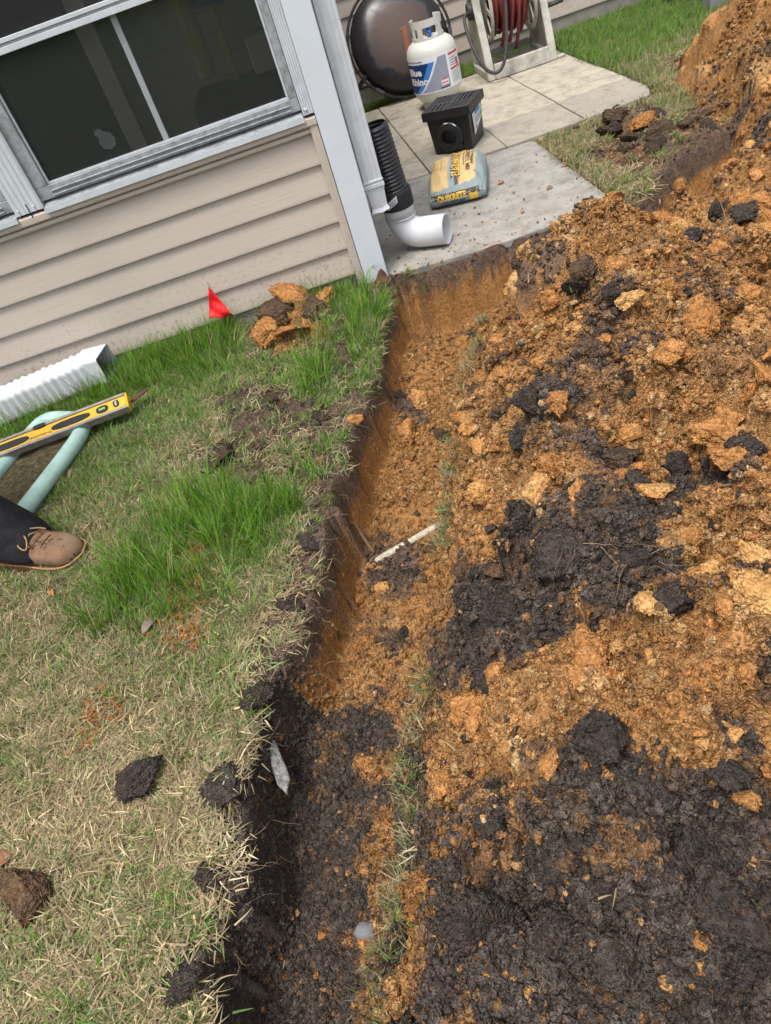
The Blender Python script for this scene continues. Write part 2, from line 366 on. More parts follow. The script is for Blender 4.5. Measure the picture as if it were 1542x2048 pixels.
DARK_PILE = [(0.22, -1.602, 72.1, 27.6, 64.1, 0.75),
  (0.122, -1.7, 237.6, -85.5, 86.1, 0.9),
  (0.234, -1.82, 117.4, 9.2, 98.7, 0.7),
  (0.335, -1.945, 102.7, -27.0, 78.7, 0.6),
  (0.001, -2.14, 41.4, 63.9, 101.9, 1.1),
  (0.145, -2.199, 93.2, -0.8, 100.8, 1.1),
  (-0.14, -2.209, 132.2, 54.7, 165.8, 0.9),
  (0.141, -2.327, 290.2, -114.7, 245.8, 1),
  (-0.1, -2.51, 30.0, 56.3, 117.2, 0.85),
  (-0.113, -2.641, 20.3, 50.0, 110.7, 1.2),
  (-0.096, -2.764, 25.5, 62.3, 160.3, 1.3),
  (-0.337, -2.648, 100.7, -17.2, 64.5, 1.2),
  (0.191, -2.475, 289.5, -34.9, 432.2, 0.7),
  (0.115, -2.622, 217.1, -71.8, 313.3, 0.9),
  (0.389, -1.509, 249.8, -138.1, 86.7, 0.9),
  (0.428, -1.278, 661.2, -339.9, 202.7, 0.9),
  (0.531, -1.763, 343.2, -146.1, 225.9, 0.5),
  (0.571, -1.22, 130.6, 2.1, 77.0, 0.4),
  (0.729, -1.34, 169.8, -89.6, 81.5, 0.4),
  (0.248, -1.245, 310.0, -128.6, 77.7, 0.35),
  (0.08, -1.311, 549.4, -223.6, 95.2, 0.5),
  (-0.128, -1.939, 508.2, -233.6, 66.8, 0.5),
  (0.218, -2.081, 162.3, 184.4, 325.5, 0.5),
  (0.915, -1.211, 168.7, -71.2, 90.3, 0.4),
  (0.009, -2.321, 75.1, 125.6, 228.1, -1.1),
  (-0.189, -2.344, 140.2, 139.9, 301.5, -0.9),
  (0.128, -2.532, 423.0, 104.9, 843.6, -1),
  (0.187, -2.407, 437.6, -211.7, 411.3, -1),
  (-0.058, -2.446, 189.2, 441.0, 809.2, -0.6),
  (-0.12, -2.52, 605.0, 734.2, 1801.0, -0.4),
  (0.284, -2.152, 126.4, -31.7, 119.2, -0.5)]

DARK_TRENCH = [(-0.128, -0.751, 127.0, 129.0, 129.6, 0.8),
  (-0.27, -1.494, 85.4, 106.1, 138.7, 0.7),
  (-0.335, -1.762, 277.2, 220.3, 373.8, 0.7),
  (-0.463, -1.971, 216.9, 169.1, 309.7, 0.5),
  (-0.572, -2.045, 70.8, 70.9, 121.7, 1.1),
  (-0.587, -2.192, 60.3, 24.5, 57.6, 1.2),
  (-0.628, -2.391, 27.1, 13.7, 33.3, 1.3),
  (-0.57, -2.579, 19.0, 37.0, 83.8, 1.3),
  (0.032, -0.458, 278.4, -64.4, 47.5, 0.3),
  (-0.309, -1.541, 157.7, 88.5, 152.0, 0.5),
  (-0.405, -2.202, 184.2, 72.4, 214.6, 0.7),
  (-0.482, -2.102, 520.5, 328.8, 692.5, -1),
  (-0.498, -2.389, 596.2, -142.8, 97.6, -0.65),
  (-0.559, -2.492, 386.5, 199.1, 570.0, -0.9),
  (-0.456, -2.233, 242.2, 28.2, 173.0, -0.8),
  (-0.535, -2.318, 567.8, 11.3, 281.3, -0.5)]

BARE_LEFT = [(-0.622, -0.741, 53.8, 41.6, 36.6, 1.15),
  (-0.773, -1.003, 56.3, 70.1, 64.1, 1.1),
  (-0.45, -0.944, 165.7, 178.0, 168.9, 0.8),
  (-0.451, -0.229, 28.3, 17.7, 14.3, 1.3),
  (-0.483, -1.612, 166.2, 70.6, 112.8, 1),
  (-0.578, -1.755, 197.6, 161.2, 222.7, 0.7),
  (-0.283, -0.759, 478.7, -72.5, 49.2, 0.6),
  (-0.633, -1.925, 203.1, 84.9, 137.8, 0.9),
  (-0.746, -2.228, 445.8, 116.3, 187.0, 0.8),
  (-0.761, -2.384, 448.1, 286.9, 501.1, 0.7),
  (-0.787, -2.504, 356.8, 254.6, 467.2, 0.7),
  (-0.935, -1.999, 592.9, 1068.8, 1461.6, 0.5),
  (-0.313, -0.978, 398.1, 4.4, 93.7, 0.6),
  (-0.412, -1.238, 257.3, -8.0, 47.9, 0.6),
  (-0.555, -1.189, 151.6, 162.6, 167.2, 0.5),
  (-0.047, -0.031, 94.8, 71.4, 55.4, 1),
  (-1.145, -1.927, 788.6, 840.9, 893.5, 0.5),
  (-0.453, -1.459, 296.2, -17.2, 49.3, 0.7)]

BARE_RIGHT = [(1.472, 0.945, 116.0, -41.6, 27.6, 1),
  (1.252, 0.496, 80.6, 7.8, 26.9, 1),
  (1.472, 0.49, 81.7, -0.0, 27.0, 0.9),
  (1.722, 0.546, 156.5, -47.1, 49.1, 0.8),
  (1.235, 1.04, 563.8, -96.9, 128.9, 0.8),
  (1.349, 0.185, 67.5, 1.5, 25.5, 0.9),
  (2.314, 2.017, 558.4, -233.9, 116.9, 1),
  (2.039, 1.491, 324.6, -53.4, 74.1, 0.9),
  (1.525, 0.042, 88.3, -21.5, 33.9, 1)]

GREEN = [(-0.993, -1.507, 71.4, 77.1, 78.2, 1),
  (-0.446, -1.247, 170.7, 15.8, 47.4, 1.2),
  (-0.378, -0.583, 23.3, 16.7, 15.1, 1),
  (-0.924, -2.249, 370.9, 227.4, 277.7, 0.6),
  (-0.595, -1.32, 35.2, 50.4, 53.0, 0.6),
  (-0.834, -1.345, 35.1, 43.0, 44.0, 0.4),
  (-1.242, -0.734, 28.9, 39.4, 31.4, 0.3),
  (-0.705, -1.215, 118.1, 45.4, 47.6, 0.4),
  (-0.846, -1.798, 76.5, 95.3, 117.5, 0.2),
  (-0.54, -0.631, 28.7, 26.2, 22.3, 0.4),
  (-0.094, -0.306, 161.0, -3.5, 33.2, 0.9),
  (-1.236, -1.731, 169.6, 182.2, 171.9, 0.2),
  (-0.89, -2.115, 296.3, 549.6, 807.0, -0.3),
  (-1.35, -1.476, 44.5, 80.4, 83.2, -0.6),
  (-1.094, -1.752, 30.0, 46.9, 54.3, -0.4),
  (-1.154, -2.137, 82.9, 69.0, 65.4, -0.2),
  (-0.753, -1.59, 89.7, 53.3, 61.3, 0.3)]

PAINT = [(-0.859, -1.484, 726.0, 125.2, 73.7, 1),
  (-0.857, -1.693, 610.3, 192.9, 174.3, 1),
  (-1.073, -1.896, 802.5, 927.2, 1056.4, 1),
  (-1.082, -1.921, 1146.3, 1209.5, 1339.7, 1),
  (-0.845, -1.245, 2694.2, 603.7, 438.1, 0.6)]

PILE_CLODS = [(0.034, -1.963, 0.071, 'p'),
  (0.239, -2.059, 0.054, 'p'),
  (0.526, -1.473, 0.076, 'p'),
  (0.564, -1.605, 0.066, 'c'),
  (0.473, -1.379, 0.048, 'c'),
  (0.098, -1.876, 0.054, 'c'),
  (0.282, -2.21, 0.045, 'c'),
  (0.055, -2.341, 0.034, 'p'),
  (-0.006, -2.34, 0.027, 'c'),
  (0.185, -2.409, 0.028, 'c'),
  (0.173, -2.49, 0.028, 'c'),
  (0.125, -2.542, 0.028, 'p'),
  (0.247, -2.35, 0.042, 's'),
  (0.222, -2.272, 0.048, 'p'),
  (-0.094, -2.131, 0.083, 'd'),
  (0.021, -2.146, 0.077, 'd'),
  (0.138, -2.194, 0.079, 'd'),
  (-0.154, -2.236, 0.066, 'd'),
  (0.136, -2.345, 0.049, 'd'),
  (0.417, -1.309, 0.025, 'd'),
  (0.375, -1.559, 0.043, 'd'),
  (0.122, -1.726, 0.058, 'd'),
  (0.359, -1.92, 0.048, 'd'),
  (0.321, -2.126, 0.019, 'd'),
  (-0.285, -2.635, 0.07, 'd'),
  (-0.19, -2.698, 0.054, 'd'),
  (0.014, -2.677, 0.061, 'd'),
  (-0.121, -2.746, 0.058, 'd'),
  (0.087, -2.593, 0.045, 'd'),
  (-0.228, -2.544, 0.041, 'd'),
  (-0.003, -2.61, 0.038, 'd'),
  (0.026, -2.777, 0.05, 'd'),
  (0.132, -1.138, 0.04, 'c'),
  (0.216, -1.064, 0.041, 'c'),
  (0.293, -1.372, 0.037, 'c'),
  (0.676, -1.055, 0.054, 'c'),
  (0.823, -1.103, 0.06, 'c'),
  (1.101, -0.821, 0.073, 'c'),
  (0.72, -1.553, 0.05, 'c'),
  (0.545, -1.901, 0.043, 'c'),
  (0.47, -1.916, 0.043, 'c'),
  (-0.121, -2.529, 0.027, 'c'),
  (-0.144, -2.633, 0.022, 'm'),
  (-0.292, -2.485, 0.018, 'c'),
  (-0.28, -2.365, 0.031, 'c'),
  (-0.151, -2.287, 0.036, 'c'),
  (-0.203, -2.342, 0.027, 'c'),
  (1.464, 0.676, 0.097, 'c'),
  (0.084, -2.393, 0.026, 'p'),
  (0.024, -2.308, 0.035, 'p'),
  (0.254, -2.172, 0.038, 'c'),
  (0.306, -2.283, 0.039, 'p'),
  (0.147, -2.083, 0.035, 'm'),
  (0.11, -2.021, 0.041, 'c'),
  (0.226, -1.948, 0.043, 'c'),
  (0.445, -1.697, 0.053, 'c'),
  (0.292, -1.651, 0.038, 'm'),
  (0.626, -1.459, 0.041, 'c'),
  (0.782, -1.292, 0.043, 'c'),
  (0.857, -0.406, 0.047, 'c'),
  (0.105, -2.328, 0.031, 'p'),
  (-0.344, -2.606, 0.026, 'd'),
  (-0.041, -2.407, 0.029, 'c'),
  (-0.145, -2.437, 0.025, 'd'),
  (0.044, -2.723, 0.026, 'd'),
  (-0.025, -2.753, 0.017, 'c'),
  (-0.041, -2.771, 0.017, 'c'),
  (-0.074, -2.567, 0.017, 'c')]

# ------------------------------------------------------------------ terrain: lawn, trench and spoil heap on one height grid
def _h(ix, iy, s):
    n = (ix.astype(np.int64) * 374761393 + iy.astype(np.int64) * 668265263 + s * 974711) & 0x7fffffff
    n = ((n ^ (n >> 13)) * 1274126177) & 0x7fffffff
    n = ((n ^ (n >> 15)) * 2246822519) & 0x7fffffff
    return ((n ^ (n >> 12)) & 0xffff) / 65535.0
def vnoise(x, y, s=0):
    ix = np.floor(x); iy = np.floor(y); fx = x - ix; fy = y - iy
    fx = fx * fx * fx * (fx * (fx * 6 - 15) + 10); fy = fy * fy * fy * (fy * (fy * 6 - 15) + 10)
    a = _h(ix, iy, s); b = _h(ix + 1, iy, s); c = _h(ix, iy + 1, s); d = _h(ix + 1, iy + 1, s)
    return (a + (b - a) * fx) * (1 - fy) + (c + (d - c) * fx) * fy
def fbm(x, y, f, o=4, s=0, g=.55):
    r = 0; a = 1; t = 0
    for i in range(o):
        r = r + a * vnoise(x * f + 13.7 * i, y * f - 7.1 * i, s + i); t += a; a *= g; f *= 2.03
    return r / t - .5
def sstep(a, b, x):
    t = np.clip((x - a) / (b - a), 0, 1); return t * t * (3 - 2 * t)
def poly_sd(X, Y, P):
    """signed distance, positive inside"""
    d = np.full(X.shape, 1e9); ins = np.zeros(X.shape, bool); n = len(P)
    for i in range(n):
        x0, y0 = P[i]; x1, y1 = P[(i + 1) % n]; ex, ey = x1 - x0, y1 - y0
        t = np.clip(((X - x0) * ex + (Y - y0) * ey) / (ex * ex + ey * ey + 1e-12), 0, 1)
        d = np.minimum(d, np.hypot(X - x0 - t * ex, Y - y0 - t * ey))
        c = ((y0 > Y) != (y1 > Y)) & (X < (x1 - x0) * (Y - y0) / (y1 - y0 + 1e-12) + x0); ins ^= c
    return np.where(ins, d, -d)
def blobs(X, Y, T, kk=.9):
    r = np.zeros(X.shape)
    for cx, cy, a, b, c, wt in T:
        q = a * (X - cx) ** 2 + b * (X - cx) * (Y - cy) + c * (Y - cy) ** 2
        r += wt * np.exp(-q * kk)
    return r

LIP_L = [(-.95, -3.3), (-.78, -2.60), (-.755, -2.49), (-.70, -2.38), (-.70, -2.29), (-.71, -2.17), (-.685, -2.06), (-.62, -1.96), (-.555, -1.86), (-.49, -1.67), (-.44, -1.49), (-.385, -1.30), (-.31, -1.10), (-.23, -.86), (-.13, -.59), (-.06, -.33), (-.03, -.15), (-.01, -.075)]
BACK = [(.25, -.075), (.5, -.078), (.95, -.082), (1.12, -.07), (1.30, .12), (1.52, .24), (1.9, .45), (2.5, .75)]
FRONT = [(2.6, .30), (1.9, .08), (1.5, -.20), (1.1, -.46), (.72, -.56), (.40, -.56)]
LIP_R = [(.26, -.62), (.17, -.80), (.03, -1.06), (-.08, -1.41), (-.14, -1.60), (-.19, -1.78), (-.26, -1.96), (-.31, -2.11), (-.37, -2.27), (-.40, -2.41), (-.45, -2.53), (-.50, -2.63), (-.66, -3.3)]
TRENCH = LIP_L + BACK + FRONT + LIP_R
PILE = [(-.62, -3.3), (-.465, -2.64), (-.415, -2.54), (-.365, -2.42), (-.34, -2.33), (-.30, -2.24), (-.25, -2.16), (-.21, -2.01), (-.155, -1.81), (-.11, -1.64), (-.04, -1.43), (.065, -1.16), (.235, -.74), (.37, -.59),
        (.75, -.54), (1.12, -.42), (1.48, -.16), (1.68, .18), (1.74, .60), (1.78, .95), (1.86, 1.25), (2.05, 1.45), (2.6, 1.55), (4, 1.4), (4, -3.3)]
PEAKS = [(.47, -1.02, .20, .22), (.86, -1.25, .34, .05), (.42, -1.45, .24, .06), (1.28, -.80, .30, .01), (1.05, -.62, .30, -.085), (.66, -.74, .14, -.05), (.04, -2.10, .15, .19), (-.10, -2.52, .18, .11), (.28, -1.62, .20, .07), (.10, -1.72, .16, .08), (.22, -2.42, .14, .06), (2.1, .85, .34, .22), (.85, -1.8, .5, .10), (.35, -2.6, .4, .06), (1.62, .0, .25, .0)]

gx = np.concatenate([np.arange(-1.65, -.95, .011), np.arange(-.95, .75, .0052), np.arange(.75, 1.3, .009), np.arange(1.3, 2.75, .014)])
gy = np.concatenate([np.arange(-3.15, -1.75, .0052), np.arange(-1.75, -.45, .0072), np.arange(-.45, .35, .0075), np.arange(.35, 1.75, .016)])
NX, NY = len(gx), len(gy)
X, Y = np.meshgrid(gx, gy)
wob = fbm(X, Y, 8, 2, 3) * .045 + fbm(X, Y, 34, 2, 9) * .006 + .010 * np.abs(((Y * .93 + X * .37) / .17) % 1 - .5)      # spade-wide facets
SD_T = poly_sd(X, Y, TRENCH) + wob
SD_P = poly_sd(X, Y, PILE) + fbm(X, Y, 9, 4, 21) * .05
bareL = np.clip(blobs(X, Y, BARE_LEFT, .65) * 1.25 * (1 + 1.1 * fbm(X, Y, 22, 3, 7)), 0, 1.4); bareR = np.clip(blobs(X, Y, BARE_RIGHT, .5) * 1.3 * (1 + 1.1 * fbm(X, Y, 18, 3, 7)), 0, 1.3)
bare = np.where(X < .95, bareL, bareR)
lip = np.exp(-np.clip(-SD_T, 0, 1) ** 2 / .03 ** 2) * (SD_T < 0.02)
# lawn level with lumps of turned soil
def patio_mask(x, y): return ((x > -.02) & (x < 1.02) & (y > -.06) & (y < 1.12)) | ((x > -.02) & (x < 1.78) & (y > 1.08) & (y < 3.4))
Z = -.022 + fbm(X, Y, 5, 3, 1) * .02 + fbm(X, Y, 30, 3, 2) * .008 + .085 * np.exp(-((X + .43) ** 2 / .022 + (Y + .21) ** 2 / .016)) * (1 + 1.2 * fbm(X, Y, 16, 3, 6)) + np.clip(bare, 0, 1) * (.022 + .05 * fbm(X, Y, 18, 4, 5))
Z = Z + lip * .012 * (1 + 2 * fbm(X, Y, 25, 3, 8))
Z = np.where(patio_mask(X, Y), -.075, Z)
bare = np.maximum(bare, 1.3 * np.exp(-((X + .43) ** 2 / .024 + (Y + .22) ** 2 / .018)))
# trench: steep walls, rough floor
depth = .195 + .03 * fbm(X, Y, 3, 3, 31) + .085 * np.exp(-((Y + .16 - .10 * np.clip(X - .2, 0, 2)) / .17) ** 2) * sstep(-.05, .15, X)
steep = .026 + .016 * vnoise(X * 7, Y * 7, 33) + .10 * sstep(.85, 1.1, X)
wall = sstep(-.004, steep, SD_T)
floor_r = fbm(X, Y, 11, 4, 35) * .05 + np.clip(SD_T - .05, 0, .1) * -.12
loose = np.exp(-((X + .13) ** 2 + (Y + .85) ** 2) / .03) * .05 + np.exp(-((X + .03) ** 2 + (Y + .40) ** 2) / .03) * .03
Z = np.where(SD_T > -.01, Z * (1 - wall) + wall * (-.02 - depth + floor_r + loose), Z)
# spoil heap
hm = .185 + sum(1.3 * h * np.exp(-((X - cx) ** 2 + (Y - cy) ** 2) / (r * r)) for cx, cy, r, h in PEAKS)
hm = hm * (1 + .9 * fbm(X, Y, 4.5, 4, 41)) + fbm(X, Y, 9, 3, 43) * .11
foot = np.clip(SD_P, 0, None) * 1.25 + .004
k_ = .032; hp = -np.log(np.exp(-hm / k_) + np.exp(-foot / k_)) * k_
pile_on = SD_P > 0
Z = np.where(pile_on, np.maximum(Z, -.02 + np.maximum(hp, 0)), Z)
BASE = Z.copy()

# colours of the soil (linear): clay and topsoil
CLAY = np.array([(.45, .235, .090), (.50, .285, .122), (.39, .185, .064), (.46, .195, .064), (.33, .172, .072), (.54, .335, .155), (.43, .23, .088), (.40, .21, .09)])
BROWN = np.array([(.17, .095, .048), (.13, .078, .045), (.21, .11, .05)])
TOP = np.array([(.084, .068, .058), (.110, .088, .074), (.066, .053, .046), (.138, .109, .089), (.15, .110, .082)])
in_t = SD_T > 0
trench_zone = in_t & ~(pile_on & (hp > .02))
wx, wy = X + fbm(X, Y, 5, 3, 91) * .22, Y + fbm(X, Y, 5, 3, 95) * .22
dk = np.where(trench_zone, blobs(X, Y, DARK_TRENCH), blobs(wx, wy, DARK_PILE) * np.where(Y > -1.93, .62, 1))
dk = np.clip(dk, -1, .85) + fbm(X, Y, 6, 4, 51) * 1.5 + fbm(X, Y, 24, 3, 52) * .9 + .03
# the cut wall shows dark topsoil over clay
strata = sstep(-.110, -.070, Z + fbm(X, Y, 14, 3, 53) * .05)
wallzone = in_t & (SD_T < .07)
dk = np.where(wallzone, np.maximum(dk * .8, strata * 1.0 + .1 + np.where(Y < -1.93, .7, 0)), dk)
lawnzone = ~in_t & ~pile_on
clayL = np.exp(-((X + .45) ** 2 / .022 + (Y + .21) ** 2 / .035))
ledge = lawnzone & (Y < -.5) & (X > np.interp(Y, [p[1] for p in LIP_R[::-1]], [p[0] for p in LIP_R[::-1]]) - .04) & (X < .6)
dk_pile = dk
dk = np.where(lawnzone, .95 - 1.3 * clayL + fbm(X, Y, 9, 3, 55) * .5 - .25 * (X > .95), dk)
dk = np.where(ledge, dk_pile + .12 + .45 * sstep(-2.0, -2.25, Y), dk)
DKm = dk
def pick(p, n):
    """soil colour for darkness p"""
    q = rng.random(n); i = rng.integers(0, 99, n)
    isd = q < np.clip((p - .22) * 1.5, .06, .88); isb = (~isd) & (rng.random(n) < np.clip(p * .9, .06, .6))
    c = CLAY[i % len(CLAY)]; c = np.where(isb[:, None], BROWN[i % 3], c); c = np.where(isd[:, None], TOP[i % len(TOP)], c)
    return c * rng.uniform(.8, 1.2, (n, 1)) * np.where(isd[:, None], 1.0, np.array((1.05, 1.09, 1.12)))
mixc = sstep(.18, .80, dk + fbm(X, Y, 60, 3, 57) * .5)[..., None]
tone = (fbm(X, Y, 12, 4, 58) + .5)[..., None]
CL = np.array((.47, .25, .096)) * (1 - tone) + np.array((.325, .162, .058)) * tone
CL = np.where(wallzone[..., None], CL * np.array((1.0, .98, .9)), CL)
TP = np.array((.072, .058, .050)) * (1 - tone) + np.array((.122, .097, .080)) * tone
TP = TP * np.where(Y > -1.93, 1.35, 1.0)[..., None] * np.where((Y > -1.93)[..., None], np.array((1.15, 1, .88)), 1)
VC = CL * (1 - mixc) + TP * mixc
SM = np.where(wallzone, .35, 0.0) + np.where(trench_zone & (SD_T > .07), .5 * sstep(.02, .15, fbm(X, Y, 9, 3, 97)), 0)

def interp_idx(a, v): return np.clip(np.searchsorted(a, v), 1, len(a) - 1)
def splat(cx, cy, r, col, asp, sink, sm=0.0):
    """drop one faceted clod on the height grid"""
    i0, i1 = np.searchsorted(gx, (cx - r * 1.25, cx + r * 1.25)); j0, j1 = np.searchsorted(gy, (cy - r * 1.25, cy + r * 1.25))
    if i1 - i0 < 2 or j1 - j0 < 2: return
    sx = X[j0:j1, i0:i1] - cx; sy = Y[j0:j1, i0:i1] - cy
    z0 = Z[interp_idx(gy, cy), interp_idx(gx, cx)]
    a = rng.random() * 6.283; k = 5 + int(rng.random() * 3); h = np.full(sx.shape, r * asp)
    for q in range(k):
        an = a + q * 6.283 / k + rng.uniform(-.3, .3); lim = r * rng.uniform(.6, 1.0); sl = rng.uniform(.9, 2.6)
        h = np.minimum(h, (lim - (sx * math.cos(an) + sy * math.sin(an))) * sl)
    tx, ty = rng.normal(0, .28, 2)
    h = np.minimum(h, r * asp * .9 + sx * tx + sy * ty)
    zz = z0 - sink * r + h
    zc = Z[j0:j1, i0:i1]; win = (h > 0) & (zz > zc)
    zc[win] = zz[win]; VC[j0:j1, i0:i1][win] = col; SM[j0:j1, i0:i1][win] = sm
soilmask = pile_on | (SD_T > .02) | ledge
def scatter(n, r0, r1, pw, mask_fn, seed_asp=(.45, .9), smooth=0.0, sink=.15):
    cx = rng.uniform(gx[0], gx[-1], n); cy = rng.uniform(gy[0], gy[-1], n)
    ii = interp_idx(gx, cx); jj = interp_idx(gy, cy)
    ok = mask_fn(jj, ii) & (cx - .55 * cy < 2.2); cx, cy, ii, jj = cx[ok], cy[ok], ii[ok], jj[ok]
    m = len(cx); r = np.sort(r0 + (r1 - r0) * rng.random(m) ** pw)[::-1]
    own = (rng.random(m) < .5)[:, None]; cols = np.where(own, .85 * pick(DKm[jj, ii], m) + .15 * VC[jj, ii], VC[jj, ii] * rng.uniform(.8, 1.25, (m, 1)))
    for i in range(m): splat(cx[i], cy[i], r[i], cols[i], rng.uniform(*seed_asp), sink, (.9 if rng.random() < smooth else 0.0))
scatter(620, .045, .115, 1.8, lambda j, i: SD_P[j, i] > .06, (.35, .75), .65, .25)
scatter(1500, .028, .06, 2.0, lambda j, i: SD_P[j, i] > .03, (.4, .8), .5, .2)
scatter(420, .02, .05, 2.0, lambda j, i: (SD_T[j, i] > .06) & ~pile_on[j, i], (.25, .5), .6, .2)
scatter(3600, .014, .055, 3.2, lambda j, i: pile_on[j, i])
scatter(2600, .009, .032, 2.6, lambda j, i: (SD_T[j, i] > .045) & ~pile_on[j, i])
crumbly = np.maximum(sstep(-.10, .12, fbm(X, Y, 6, 3, 101)), .85 * sstep(.35, .6, DKm))
scatter(14000, .007, .022, 2.2, lambda j, i: pile_on[j, i] & (rng.random(len(i)) < .15 + crumbly[j, i]))
scatter(3500, .008, .026, 2.2, lambda j, i: (bare[j, i] > .45) & ~soilmask[j, i])
scatter(46000, .0055, .011, 1.6, lambda j, i: (soilmask[j, i] & (rng.random(len(i)) < .10 + .9 * crumbly[j, i])) | (bare[j, i] > .5))
scatter(9000, .008, .024, 2.2, lambda j, i: (SD_T[j, i] > -.01) & (SD_T[j, i] < .055) & ~pile_on[j, i] & (Y[j, i] < -1.88), (.45, .9), 0, .1)
rough = fbm(X, Y, 70, 3, 61) * .006 + fbm(X, Y, 180, 2, 63) * .003
Z = Z + np.where(soilmask | (bare > .4), rough, rough * .5)
def HZ(x, y):
    """terrain height at a point"""
    i = int(interp_idx(gx, x)); j = int(interp_idx(gy, y)); return float(Z[j, i])
def HZv(x, y):
    i = interp_idx(gx, x); j = interp_idx(gy, y); return Z[j, i]

# split the grid into lawn, trench and heap by faces
P = np.stack([X, Y, Z], -1).reshape(-1, 3); VCf = np.concatenate([VC, SM[..., None]], -1).reshape(-1, 4).astype(np.float32)
idx = np.arange(NX * NY).reshape(NY, NX)
Fq = np.stack([idx[:-1, :-1], idx[:-1, 1:], idx[1:, 1:], idx[1:, :-1]], -1).reshape(-1, 4)
fm = lambda m: (m[:-1, :-1] & m[1:, 1:]).reshape(-1)
bysoil = fm(pile_on & (Z > -.03)); byt = fm(SD_T > -.012) & ~bysoil
byhouse = fm((Y > .02) & (X < 0)); bypatio = fm(patio_mask(X, Y) & (Y > .25) & (X > .1) & (X < .9))
def grid_obj(name, sel, mats, matidx=None, parent=None, extra=None):
    F = Fq[sel]; used = np.unique(F); remap = np.full(NX * NY, -1); remap[used] = np.arange(len(used))
    v = P[used]; c = VCf[used]; F = remap[F]; nf = len(F)
    if extra is not None:
        F = np.concatenate([F, np.array(extra[1]) + len(v)]); v = np.concatenate([v, np.array(extra[0], float)]); c = np.concatenate([c, np.tile((.05, .06, .02, 0), (len(extra[0]), 1)).astype(np.float32)])
    me = bpy.data.meshes.new(name); me.vertices.add(len(v)); me.vertices.foreach_set('co', v.astype(np.float32).ravel())
    me.loops.add(len(F) * 4); me.loops.foreach_set('vertex_index', F.astype(np.int32).ravel())
    me.polygons.add(len(F)); me.polygons.foreach_set('loop_start', np.arange(0, len(F) * 4, 4, dtype=np.int32))
    me.update(calc_edges=True)
    a = me.color_attributes.new('Col', 'FLOAT_COLOR', 'POINT'); a.data.foreach_set('color', c.astype(np.float32).ravel())
    for m in mats: me.materials.append(M[m])
    if matidx is not None:
        mi = np.zeros(len(F), np.int32); mi[:nf] = matidx[sel]; mi[nf:] = len(mats) - 1; me.polygons.foreach_set('material_index', mi)
    me.polygons.foreach_set('use_smooth', [True] * len(F)); me.validate()
    o = bpy.data.objects.new(name, me); COL.objects.link(o)
    if parent: o.parent = parent
    return o
x0, x1, y0, y1 = float(gx[0]), float(gx[-1]), float(gy[0]), float(gy[-1]); B = 45.0; zl = -.026
ring_v = [(-B, -B, zl), (B, -B, zl), (B, B, zl), (-B, B, zl), (x0, y0, zl), (x1, y0, zl), (x1, y1, zl), (x0, y1, zl)]
ring_f = [(0, 1, 5, 4), (1, 2, 6, 5), (2, 3, 7, 6), (3, 0, 4, 7)]
lawn_mi = np.where(fm(bare > .42) | fm(SD_T > -.06) | fm(ledge), 1, 0).astype(np.int32)
lawn = grid_obj('lawn', ~bysoil & ~byt & ~byhouse & ~bypatio, ['turf_soil', 'soil', 'far_turf'], lawn_mi, None, (ring_v, ring_f))
tag(lawn, 'worn lawn of mixed straw and green grass round the house and trench', 'lawn', kind='structure')
trench = grid_obj('trench', byt, ['soil'])
tag(trench, 'narrow drain trench with dark topsoil and orange clay walls running to the patio', 'trench', kind='structure')
heap = grid_obj('dirt_pile', bysoil, ['soil'])
tag(heap, 'long heap of orange clay and black topsoil dug out along the right of the trench', 'dirt pile')

# ------------------------------------------------------------------ house
WY = .016                                                   # face of the near wall
house = empty('house', (0, 0, 0), 0, 'tan lap-sided house with white corner trim and aluminium sunroom windows', 'house')
CP = .1143
def plank_profile(y, z, sgn=-1, h=CP):
    return [(y, z + .003), (y + sgn * .013, z), (y + sgn * .017, z + .003), (y + sgn * .017, z + .010), (y + sgn * .004, z + h + .006), (y, z + h + .006)]
near_wall = empty('wall', (0, 0, 0)); near_wall.parent = house
_plank = {}
def planks(x0, x1, y, zs, parent, key):
    for z in zs:
        if key not in _plank:
            _plank[key] = MB().prism(plank_profile(0, 0), 0, x0, x1)
            o = _plank[key].build('siding_plank', 'siding', parent); _plank[key] = o.data
        else:
            o = bpy.data.objects.new('siding_plank', _plank[key]); COL.objects.link(o); o.parent = parent
        o.location = (0, y, z)
planks(-3.6, -.128, WY, [.049 + CP * k for k in range(5)], near_wall, 'near')
planks(-3.6, -.128, WY, [1.80 + CP * k for k in range(7)], near_wall, 'near')
MB().span(-3.6, -.002, WY + .001, WY + .09, -.12, .64).build('wall_sheathing', 'trim_tan', near_wall)
MB().span(-3.6, -.002, WY + .001, WY + .09, 1.76, 2.62).build('wall_sheathing', 'trim_tan', near_wall)
MB().span(-3.6, -.10, WY - .0045, WY + .0005, -.12, .055).build('starter_strip', 'foundation', near_wall)
MB().prism([(WY, .621), (WY - .020, .621), (WY - .024, .626), (WY - .024, .638), (WY - .016, .641), (WY - .030, .645), (WY - .034, .650), (WY - .034, .672), (WY - .026, .677), (WY, .677)], 0, -3.6, -.1015).build('sill_trim', 'trim_tan', near_wall)
MB().prism([(-.134, WY - .002), (-.134, WY - .026), (-.128, WY - .030), (-.103, WY - .030), (-.101, WY - .024), (-.101, WY - .002)], 2, -.04, .648).build('corner_trim', 'trim_tan', near_wall, bevel=.002)
MB().span(-.0995, .0, WY - .036, WY + .062, -.035, 2.62).build('corner_post', 'white_vinyl', house, bevel=.004)

